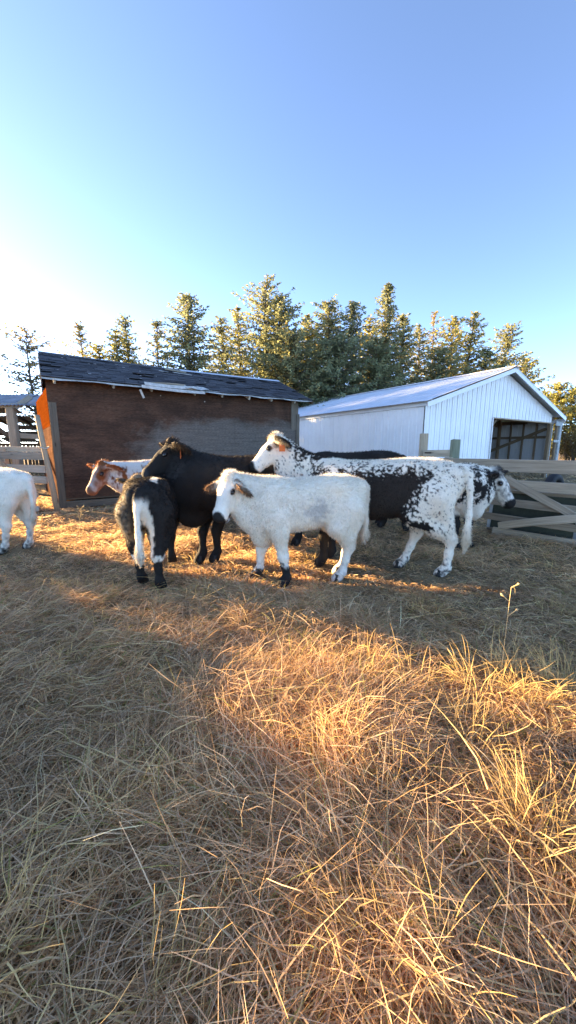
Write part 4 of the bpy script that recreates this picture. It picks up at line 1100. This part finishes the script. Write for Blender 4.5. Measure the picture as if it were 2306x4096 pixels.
    for (a, b, r0, r1, kk) in ((cen(.38, 0, 1.13), hp(-.03, -.15), .125, .072, .25), (cen(.52, 0, .98), hp(.03, -.25), .15, .084, .22), (cen(.60, 0, .78), thr, .13, .075, .25), (cen(.56, 0, .66), thr + np.array([0, 0, -.02]), .08, .055, .30)):
        ln = np.linalg.norm(b - a); mid = a + fw * ln * kk * 1.3 + (b - a) * .28
        pts = bez(a, mid, b, 6)
        for i in range(5):
            t0, t1 = i / 5, (i + 1) / 5
            groups['neck'].append((*cone(pts[i], pts[i + 1], (r0 + (r1 - r0) * t0) * zs * neck, (r0 + (r1 - r0) * t1) * zs * neck), .07))
    # head
    L = hl_
    H_ = groups['head']
    H_.append((*cone(hp(.08, -.10), hp(.42, -.11), .205 * L, .170 * L), .04))
    H_.append((*cone(hp(.40, -.11), hp(.82, -.15), .172 * L, .142 * L), .04))
    H_.append((*cone(hp(.18, -.31), hp(.62, -.27), .150 * L, .100 * L), .05))
    H_.append((*cone(hp(.60, -.26), hp(.88, -.25), .095 * L, .082 * L), .04))
    for e in (-1, 1):
        H_.append((*blob(hp(.22, -.24, e * .105), ax, (.18 * L, .17 * L, .095 * L)), .04))
        H_.append((*blob(hp(.30, .01, e * .170), ax, (.09 * L, .055 * L, .045 * L)), .035))
    H_.append((*blob(hp(.83, -.28), ax, (.09 * L, .06 * L, .09 * L)), .03))
    H_.append((*blob(hp(.00, .03), ax, (.10 * L, .09 * L * tuft, .12 * L)), .05))
    groups['muzzle'].append((*blob(hp(.88, -.17), ax, (.145 * L, .150 * L, .165 * L)), .035))
    for e in (-1, 1):
        ed = unit(sd * e * 1.0 - d * ear_back - np.array([0, 0, ear_droop])); base = hp(.11, -.03, e * .18)
        en = unit(np.cross(ed, unit(d * .25 + fu))); eb = np.cross(en, ed)
        Le = (.22 * L + .05) * ear_size
        groups['ear'].append((*blob(base + ed * Le * .95, np.stack([ed, eb, en]), (Le * .74, (.105 * (L / .5) + .005) * ear_size, .018)), .025))
        groups['ear'].append((*cone(base, base + ed * Le * .6, .045 * L / .5, .032), .03))
    # tail
    tb = cen(-.80, 0, 1.20); tt = [tb, tb + np.array([-.05 * xs, tail_side * .3, -.05]), np.array([cx(-.87), tail_side * .8, 1.0 * zs]), np.array([cx(-.88), tail_side, .72 * zs]), np.array([cx(-.87), tail_side * 1.1, (1.20 - tail_len * .9) * zs]), np.array([cx(-.86), tail_side * 1.1, (1.16 - tail_len) * zs])]
    rr = [.045, .042, .032, .028, .042, .016]
    for i in range(5): groups['tail'].append((*cone(tt[i], tt[i + 1], rr[i] * zs, rr[i + 1] * zs), .03))
    lo = np.array([min(xx[0] - .12, P[0] - .3, Mz[0] - .2), min(-.36 * gs, P[1] - .35, Mz[1] - .25, *(q[1] - .1 for q in (fl, fr, hl, hr))), -.01]); hi = np.array([max(xx[-1] + .1, P[0] + .3, Mz[0] + .2), max(.36 * gs, P[1] + .35, Mz[1] + .25, *(q[1] + .1 for q in (fl, fr, hl, hr))), max(1.42 * zs, P[2] + .25)])
    fld = Field(lo - .03, hi + .03, res)
    for gname in ('trunk', 'leg', 'neck', 'head', 'muzzle', 'ear', 'tail'):
        for (fn, a, b, k) in groups[gname]: fld.add(fn, a, b, k)
    V, Fq = fld.nets()
    # light relaxation removes the grid
    for it in range(2):
        S = np.zeros_like(V); N = np.zeros(len(V))
        for a, b in ((0, 1), (1, 2), (2, 3), (3, 0)):
            np.add.at(S, Fq[:, a], V[Fq[:, b]]); np.add.at(N, Fq[:, a], 1); np.add.at(S, Fq[:, b], V[Fq[:, a]]); np.add.at(N, Fq[:, b], 1)
        V = V * .5 + .5 * S / N[:, None]
    def describe(Q):
        G = {g: np.min([fn(Q) for (fn, _, _, _) in L_], 0) for g, L_ in groups.items()}
        G['x'] = (Q[:, 0] - x_off) / xs; G['y'] = Q[:, 1] / gs; G['z'] = Q[:, 2] / zs; G['Q'] = Q
        r = (Q - P) / hl_; G['ha'] = r @ d; G['hb'] = r @ fu; G['hc'] = r @ sd
        G['eye'] = np.minimum(*[np.linalg.norm(Q - hp(.345, -.035, e * .200), axis=1) for e in (-1, 1)]) / hl_
        G['nk'] = np.clip(-G['trunk'] / .05, -9, 9)
        return G
    colv = color(describe(V), np.random.default_rng(seed))
    root = empty(name, (O[0], O[1], 0), yaw); tag(root, label, 'cow', group)
    link('body', np_mesh('body', V, Fq, colv, True), M['hide'], root)
    # eyes
    for e in (-1, 1):
        me = bpy.data.meshes.new('eye'); bm_v = []; bm_f = []
        n1, n2 = 8, 12; cpos = hp(.345, -.035, e * .186)
        for i in range(n1 + 1):
            th = math.pi * i / n1
            for j in range(n2):
                ph = 2 * math.pi * j / n2; bm_v.append(tuple(cpos + hl_ * .058 * (d * math.sin(th) * math.cos(ph) * 1.15 + fu * math.sin(th) * math.sin(ph) * .8 + sd * math.cos(th))))
        for i in range(n1):
            for j in range(n2): bm_f.append((i * n2 + j, i * n2 + (j + 1) % n2, (i + 1) * n2 + (j + 1) % n2, (i + 1) * n2 + j))
        link('eye', np_mesh('eye', np.array(bm_v), np.array(bm_f), smooth=True), M['eye'], root)
    # hooves
    for ft in (fl, fr, hl, hr):
        m = MB()
        for cl in (-1, 1):
            m.tube([(ft[0] + .040, ft[1] + cl * .026 * zs, .085), (ft[0] + .050, ft[1] + cl * .029 * zs, .04), (ft[0] + .062, ft[1] + cl * .031 * zs, -.01)], [.030 * zs * leg, .036 * zs * leg, .040 * zs * leg], 8)
        m.build('hoof', M['hoof'], root, True)
    # coat of short hair
    tri = V[Fq]; e1 = tri[:, 2] - tri[:, 0]; e2 = tri[:, 3] - tri[:, 1]; nr = np.cross(e1, e2); ar = np.linalg.norm(nr, axis=1); nr = unit(nr)
    r = np.random.default_rng(seed + 50)
    wgt = ar * np.where(tri[:, 0, 2] < .16, .2, 1.0); wgt /= wgt.sum()
    fi = r.choice(len(Fq), fur_n, p=wgt); uu = r.random((fur_n, 2, 1))
    rt = tri[fi, 0] * (1 - uu[:, 0]) * (1 - uu[:, 1]) + tri[fi, 1] * uu[:, 0] * (1 - uu[:, 1]) + tri[fi, 2] * uu[:, 0] * uu[:, 1] + tri[fi, 3] * (1 - uu[:, 0]) * uu[:, 1]
    nn = nr[fi]; G = describe(rt)
    cf = color(G, np.random.default_rng(seed)) * r.uniform(.86, 1.12, (fur_n, 1))
    lay = unit(np.array([-.35, 0, -1.]) - nn * (nn @ np.array([-.35, 0, -1.]))[:, None] + r.normal(0, .35, (fur_n, 3)))
    swirl = fbm(rt * 7, 2, seed)[:, None]
    dirf = unit(nn * (.55 + .25 * swirl) + lay * .75 + r.normal(0, .18, (fur_n, 3)))
    topl = np.clip(nn[:, 2], 0, 1) * ((G['trunk'] < .03) | (G['neck'] < .03))
    polltuft = sstep(.22, .05, np.hypot(G['ha'] - .02, np.hypot(G['hb'] - .02, G['hc']))) * tuft
    isleg = (G['z'] < .42)
    ln = fur_l * r.uniform(.6, 1.3, fur_n) * (1 + .5 * topl + 1.6 * polltuft + .6 * (G['ear'] < .01) + .9 * ((G['tail'] < .012) & (G['z'] < .62))) * np.where(isleg, .55, 1) * np.where((G['head'] < .02) & (polltuft < .2) & (G['ear'] > .02), .5, 1) * np.where(G['muzzle'] < .004, .12, 1)
    dirf = unit(dirf + np.array([0, 0, 1.]) * (.5 * topl + 1.1 * polltuft)[:, None])
    sdv = unit(np.cross(dirf, r.normal(0, 1, (fur_n, 3)))); w = r.uniform(.0035, .0065, fur_n)
    tip = rt + dirf * ln[:, None] + np.array([0, 0, -1.]) * (ln * .15)[:, None]
    hv = np.stack([rt - nn * .004 - sdv * w[:, None] / 2, rt - nn * .004 + sdv * w[:, None] / 2, tip], 1).reshape(-1, 3)
    link('coat_hair', np_mesh('coat_hair', hv, np.arange(fur_n * 3).reshape(-1, 3), np.repeat(cf, 3, 0)), M['fur'], root)
    # ear tags
    for (e, edge, yb) in tags:
        ed = unit(sd * e - d * ear_back - np.array([0, 0, ear_droop])); base = hp(.06, -.04, e * .17) + ed * (.22 * L + .05) * .75
        fr_ = unit(np.cross(ed, np.array([0, 0, 1.]))); fr_ = fr_ if fr_ @ d > 0 else -fr_
        fr_ = unit(d * .5 + sd * e * .8); a = base + fr_ * .028 + np.array([0, 0, -.005]); u2 = unit(np.cross(fr_, [0, 0, 1.]))
        if edge: u2, fr_ = fr_, u2
        m = MB(); hw = .036; prof = [(-.35, .025), (.35, .025), (1, -.03), (1, -.11), (-1, -.11), (-1, -.03)]
        b = [tuple(a + u2 * x * hw + np.array([0, 0, z])) for x, z in prof] + [tuple(a + u2 * x * hw + np.array([0, 0, z]) + fr_ * .004) for x, z in prof]
        m.v = b; m.uv = [(0, 0)] * 12; m.f = [tuple(range(6)), tuple(range(11, 5, -1))] + [(i, (i + 1) % 6, (i + 1) % 6 + 6, i + 6) for i in range(6)]
        tg = m.build('ear_tag', M['orange_tag'], root); tag(tg, 'small orange plastic ear tag')
        if yb: MB().tube([tuple(a + np.array([0, 0, .012])), tuple(a + fr_ * .012 + np.array([0, 0, .012]))], .012, 10).build('tag_button', M['yellow_tag'], tg)
    return root

WHITE = np.array([.88, .795, .67]); BLACK = np.array([.017, .0145, .013]); TAN = np.array([.58, .46, .32]); GREY = np.array([.34, .33, .32])
def lerp(a, b, t): return a + (b - a) * np.asarray(t)[:, None]
def finish(c, G, nose=BLACK, ear=None, eye=True, nose_in=-.03):
    mz = sstep(.84 - nose_in, .90 - nose_in, G['ha'] + .22 * (G['hb'] + .17) + .03 * np.sin(G['hc'] * 23) + .02 * vnoise(G['Q'] * 60, 3)) * (G['head'] < .09) * (G['ha'] < 1.3) * (np.abs(G['hb'] + .15) < .34)
    mz = np.where(G['neck'] < -.02, 0, mz)
    c = lerp(c, nose, mz)
    if ear is not None: c = lerp(c, ear, sstep(.006, -.002, G['ear']) * (np.abs(G['hc']) > .20))
    if eye: c = lerp(c, np.array([.03, .022, .02]), sstep(.085, .055, G['eye']))
    return c
def spots(G, f, seed): return np.clip(fbm(G['Q'] * f, 2, seed) * 1.9, -1, 1)

def col_white_calf(G, r):
    n1, n2 = spots(G, 9, 3), spots(G, 30, 4)
    c = np.tile(WHITE, (len(n1), 1)) * (1 + .05 * n1)[:, None]
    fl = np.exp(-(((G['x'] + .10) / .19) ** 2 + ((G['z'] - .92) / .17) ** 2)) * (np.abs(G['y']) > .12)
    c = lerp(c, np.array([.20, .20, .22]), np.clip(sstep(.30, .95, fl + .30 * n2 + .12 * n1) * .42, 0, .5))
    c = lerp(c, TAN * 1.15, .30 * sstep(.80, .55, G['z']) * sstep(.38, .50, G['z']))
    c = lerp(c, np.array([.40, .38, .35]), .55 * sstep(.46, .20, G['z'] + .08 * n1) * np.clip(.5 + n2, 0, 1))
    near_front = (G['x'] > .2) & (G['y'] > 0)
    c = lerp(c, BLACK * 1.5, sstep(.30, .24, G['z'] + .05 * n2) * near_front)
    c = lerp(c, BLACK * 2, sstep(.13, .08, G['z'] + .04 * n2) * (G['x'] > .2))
    return finish(c, G, BLACK * 1.3, np.array([.19, .105, .062]))
def col_speckled(G, r):
    n1, n2, n3 = spots(G, 4.5, 13), spots(G, 46, 14), spots(G, 84, 15)
    c = np.tile(WHITE, (len(n1), 1))
    x, z = G['x'], G['z']
    side = np.minimum(sstep(-.70, -.10, x + .30 * (z - .8)), sstep(1.34, .96, z)) * sstep(.50, .58, z + .04 * n1) * sstep(.72, .5, x)
    side = np.maximum(side, .95 * np.exp(-(((x + .27) / .13) ** 2 + ((z - .66) / .10) ** 2)))
    speck = side * 1.6 - .64 + .40 * n2 + .12 * n1 + .20 * n3 + r.normal(0, .13, len(n1))
    b = sstep(-.03, .07, speck)
    hs = .34 * n3 + .40 * n2 + .20 * n1 + r.normal(0, .10, len(n1)) - .10 - .20 * sstep(-.2, -.75, x) - .3 * sstep(1.2, 1.3, z)
    b = np.maximum(b, sstep(.02, .22, hs) * (z > .45) * .9)
    nk = (G['neck'] < .03) & (G['trunk'] > -.01)
    b = np.where(nk, np.maximum(sstep(.02, .2, .35 * n2 + .75 * np.exp(-((G['ha'] + .42) / .24) ** 2) * (G['hb'] < .02) + .2 * n1 - .10), b * .35), b)
    hd = G['head'] < .03
    b = np.where(hd & (G['ha'] > -.02), sstep(.25, .5, .4 * n2 + .25 * n1 + .35 * sstep(.15, -.05, G['ha'])) * .7, b)
    c = lerp(c, BLACK * 1.4 + np.array([.012, .006, .003]), b)
    c = lerp(c, TAN * 1.05, .35 * sstep(.60, .50, z) * (1 - b) * (x < .5) * sstep(.3, .46, z))
    c = lerp(c, BLACK * 1.4, sstep(-.02, .1, np.exp(-(((x + .46) / .15) ** 2 + ((z - .60 - .3 * (x + .46)) / .055) ** 2)) - .45 + .3 * n2) * (G['y'] > -.05))
    c = lerp(c, np.array([.50, .25, .11]), sstep(.045, .01, np.abs(G['y'] + .02)) * sstep(-.74, -.80, x) * sstep(.9, 1.0, z) * (G['tail'] > .01) * .9)
    c = lerp(c, TAN, .75 * (G['tail'] < .012) * sstep(.62, .40, z) * (G['leg'] > .004))
    c = lerp(c, BLACK * 1.6, sstep(.0, .25, .22 - z + .16 * n2) * (x < 0) * .95 * (G['tail'] > .012))
    c = lerp(c, BLACK * 1.5, (x > .15) * sstep(.56, .48, z) * (G['leg'] < .02))
    return finish(c, G, BLACK * 1.2, BLACK * 1.3)
def col_black(G, r):
    n1 = spots(G, 7, 23); c = np.tile(BLACK, (len(n1), 1)) * (1 + .25 * n1)[:, None]
    c = lerp(c, np.array([.055, .032, .018]), .6 * sstep(.25, .0, np.hypot(G['ha'] - .02, G['hc'])) * (G['head'] < .05))
    c = lerp(c, np.array([.06, .035, .02]), .5 * (G['ear'] < .004))
    return finish(c, G, np.array([.03, .03, .032]), None)
def col_brown_black(G, r):
    n1 = spots(G, 7, 27); return np.tile(np.array([.022, .016, .013]), (len(n1), 1)) * (1 + .25 * n1)[:, None]
def col_roan(G, r):
    n1, n2, n3 = spots(G, 6, 33), spots(G, 26, 34), spots(G, 50, 35)
    RED = np.array([.21, .062, .022]); c = np.tile(np.array([.66, .60, .54]), (len(n1), 1))
    b = sstep(-.1, .35, .4 * n1 + .35 * n2 + .1 * n3 - .02 + .2 * sstep(1.15, .8, G['z']) - .1)
    hd = (G['head'] < .03) & (G['ha'] > -.05)
    b = np.where(hd, np.clip(.80 + .30 * n1 + .2 * n2 + .5 * sstep(.12, 0, G['ha']) + .4 * sstep(.25, .1, G['eye']), 0, 1), b)
    c = lerp(c, RED, b)
    return finish(c, G, np.array([.20, .10, .07]), RED * 1.15)
def col_pied_calf(G, r):
    n1, n2, n3 = spots(G, 6, 43), spots(G, 24, 44), spots(G, 45, 45)
    c = np.tile(BLACK * 1.3, (len(n1), 1)); x, y, z = G['x'], G['y'], G['z']
    rear = sstep(-.66, -.74, x)
    mid = rear * sstep(.080, .05, np.abs(y + .045) + .03 * n1 + .025 * n2) * sstep(1.14, 1.02, z + .05 * n1) * sstep(.45, .58, z)
    inner = sstep(-.40, -.5, x) * sstep(.105, .075, np.abs(y) + .02 * n2) * sstep(.75, .65, z) * sstep(.36, .43, z + .05 * n1)
    hock = (x < -.3) * sstep(.0, .12, .28 * np.exp(-((z - .40) / .055) ** 2) - .16 + .12 * n2)
    w = np.maximum(np.maximum(mid, inner), hock)
    w = np.maximum(w, sstep(.1, .25, .55 * np.exp(-((y + .10) / .06) ** 2) * sstep(1.12, 1.2, z) * sstep(-.65, -.5, x) * sstep(-.05, -.2, x) + .2 * n2 - .15))
    c = lerp(c, WHITE * .97, w)
    lf = sstep(.08, .17, y + .03 * n1) * sstep(.55, .68, z) * sstep(.15, -.1, x)
    c = lerp(c, np.array([.26, .205, .145]), lf * np.clip(.62 + .5 * n2 + .3 * n3, 0, 1))
    c = lerp(c, WHITE * .9, .8 * (z < .62) * sstep(.10, .16, -y) * (x > -.2) * sstep(.1, .3, n1 + .2) * (G['leg'] > .02))
    tl = sstep(.015, .004, G['tail'])
    c = lerp(c, WHITE, tl * sstep(1.16, 1.05, z)); c = lerp(c, TAN, tl * .6 * sstep(.65, .5, z))
    c = lerp(c, np.array([.35, .28, .20]), .75 * (G['head'] < .03) * sstep(.3, .1, G['ha'] + .1 * n1) )
    return finish(c, G, BLACK, np.array([.10, .07, .05]))
def col_white_left(G, r):
    n1, n2 = spots(G, 8, 53), spots(G, 28, 54)
    c = np.tile(WHITE * .96, (len(n1), 1)) * (1 + .05 * n1)[:, None]
    c = lerp(c, np.array([.27, .26, .25]), .75 * sstep(.58, .28, G['z'] + .1 * n1) * np.clip(.6 + .6 * n2, 0, 1))
    c = lerp(c, BLACK * 2, sstep(.0, .3, .22 - G['z'] + .1 * n2))
    c = lerp(c, TAN * .7, .6 * sstep(-.70, -.78, G['x']) * sstep(.15, .05, np.abs(G['y'])) * sstep(.85, .7, G['z']) * sstep(.4, .5, G['z']))
    return finish(c, G)
def col_speckled_right(G, r):
    n1, n2, n3 = spots(G, 6, 63), spots(G, 24, 64), spots(G, 48, 65)
    c = np.tile(WHITE, (len(n1), 1)); z = G['z']
    b = sstep(-.08, .12, r.normal(0, .12, len(n1)) + 0.45 * n1 + .40 * n2 + .30 - .75 * sstep(1.16, 1.26, z) - .9 * sstep(.74, .62, z) * (G['x'] > .35))
    hd = (G['head'] < .03) & (G['ha'] > .02)
    b = np.where(hd, np.clip(.34 + .28 * n2 + .35 * n3 + .6 * sstep(.32, .14, G['ha']) * (G['hb'] > -.12), 0, .95), b)
    b = np.where((G['hb'] < -.30) & (G['trunk'] > -.01) & (G['neck'] < .02) & (G['ha'] > -.6), b * .15, b)
    c = lerp(c, BLACK * 1.4, b); c = lerp(c, WHITE, .6 * hd * sstep(.16, .11, G['eye']) * sstep(.06, .09, G['eye']))
    c = lerp(c, BLACK * 1.5, (G['leg'] < .02) * sstep(.56, .48, z))
    c = lerp(c, np.array([.03, .022, .02]), .9 * (G['head'] < .06) * sstep(.16, .06, np.hypot(G['ha'] - .0, .7 * G['hc'])))
    return finish(c, G, BLACK * 1.2, np.array([.035, .026, .024]), nose_in=.03)

V3 = lambda px, py, Y: tuple(at(px, py, Y))
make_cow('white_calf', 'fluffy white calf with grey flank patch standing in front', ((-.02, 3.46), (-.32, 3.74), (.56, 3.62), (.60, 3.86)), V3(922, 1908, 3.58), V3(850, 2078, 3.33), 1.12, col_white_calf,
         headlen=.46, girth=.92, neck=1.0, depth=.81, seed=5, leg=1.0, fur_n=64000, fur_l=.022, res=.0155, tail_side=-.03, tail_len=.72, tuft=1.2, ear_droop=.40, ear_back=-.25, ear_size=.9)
make_cow('speckled_cow', 'large white and black speckled cow with orange ear tag, seen side on', ((.42, 4.12), (.56, 4.42), (1.72, 3.74), (1.36, 4.05)), V3(1108, 1752, 4.52), V3(992, 1858, 4.42), 1.29, col_speckled,
         headlen=.50, girth=1.0, seed=8, depth=.90, fur_n=76000, fur_l=.019, res=.0165, tail_side=.10, tail_len=.86, tags=((1, 0, True),), tuft=1.4)
make_cow('black_cow', 'black cow resting her muzzle over the pied calf', ((-.90, 4.33), (-1.08, 4.31), (.14, 5.10), (-.04, 5.36)), V3(692, 1775, 4.42), V3(548, 1895, 4.16), 1.33, col_black,
         headlen=.53, girth=.92, seed=11, depth=.86, fur_n=34000, fur_l=.024, tags=((1, 1, False),), tuft=1.6)
make_cow('pied_calf', 'black calf with white tail and rump, seen from behind', ((-1.66, 4.26), (-1.46, 4.28), (-1.53, 3.54), (-1.29, 3.40)), V3(548, 1915, 4.40), V3(474, 2062, 4.12), 1.10, col_pied_calf,
         headlen=.44, girth=.98, seed=14, depth=.84, leg=1.0, fur_n=46000, fur_l=.017, tail_side=.02, tail_len=.80, fat=.12)
make_cow('roan_cow', 'red and white roan cow looking left before the shed wall', ((-2.35, 5.85), (-2.22, 6.15), (-1.25, 6.25), (-1.15, 6.5)), V3(412, 1856, 5.85), V3(340, 1962, 5.55), 1.22, col_roan,
         headlen=.53, girth=1.0, seed=17, fur_n=24000, fur_l=.022, res=.02, tuft=1.3)
make_cow('dark_cow', 'dark cow whose back shows behind the large speckled cow', ((.62, 6.25), (.66, 6.55), (1.72, 6.30), (1.76, 6.60)), (.05, 6.35, 1.15), (-.28, 6.30, .85), 1.36, col_brown_black,
         headlen=.50, girth=1.0, seed=20, fur_n=14000, fur_l=.024, res=.024)
make_cow('white_cow', 'dirty legged white cow cut off by the left frame edge', ((-4.78, 4.95), (-4.76, 5.22), (-3.85, 4.66), (-3.66, 4.86)), (-5.42, 5.15, 1.05), (-5.72, 5.10, .75), 1.13, col_white_left,
         headlen=.46, girth=1.0, seed=23, depth=.86, leg=1.0, fur_n=34000, fur_l=.020, tail_side=.0, tail_len=.70)
make_cow('wary_cow', 'black and white speckled cow facing right towards the fence', ((2.62, 5.05), (2.40, 4.95), (2.28, 6.05), (2.02, 5.98)), V3(1985, 1884, 5.05), V3(2070, 2008, 4.85), 1.20, col_speckled_right,
         headlen=.54, girth=.98, seed=26, fur_n=30000, fur_l=.020, tuft=1.3)

# ------------------------------------------------------------------ weeds
def stalk(px, py, h, lean, label, heads, name='weed_stalk', curl=0.0):
    g = ground_at(px, py); root = empty(name, (g.x, g.y, float(lift(g.x, g.y)))); tag(root, label, 'weed', 'tall dry weeds')
    pts = [Vector((lean[0] * h * q + (curl * math.sin(q * 3) if q > .9 else 0), lean[1] * h * q, h * q)) for q in np.linspace(0, 1, 9)]
    if curl: pts += [pts[-1] + Vector((.012, 0, .006)), pts[-1] + Vector((.024, 0, -.012)), pts[-1] + Vector((.026, 0, -.035))]
    w = .0012 + .0004 * g.y
    m = MB(); m.tube([tuple(p) for p in pts], [w * (1 - .5 * i / len(pts)) for i in range(len(pts))], 6); m.build('stem', M['weed'], root, True)
    for k in range(heads):
        q = .72 + .28 * k / max(1, heads - 1); P = pts[min(8, int(q * 8))].lerp(pts[min(8, int(q * 8) + 1)], q * 8 % 1); a = k * 2.4
        d = Vector((math.cos(a), math.sin(a), .8)).normalized(); L = .035 + .02 * rnd.random()
        m = MB(); m.tube([tuple(P), tuple(P + d * L), tuple(P + d * (L + .012)), tuple(P + d * (L + .022))], [.002, .0022, .008, .002], 6); m.build('seed_pod', M['weed'], root, True)
M['weed'] = simple('dry_weed', (.50, .37, .19), .9, 0, .2, 20)
stalk(2000, 2740, .62, (.015, .02), 'single tall thin straw stalk standing in the right foreground', 3, curl=.004)
stalk(300, 2200, .62, (.25, .0), 'golden seed head weed leaning before the shed wall', 14)
stalk(2330, 2900, .50, (-.05, .02), 'straw stalk at the right edge of the foreground', 2)
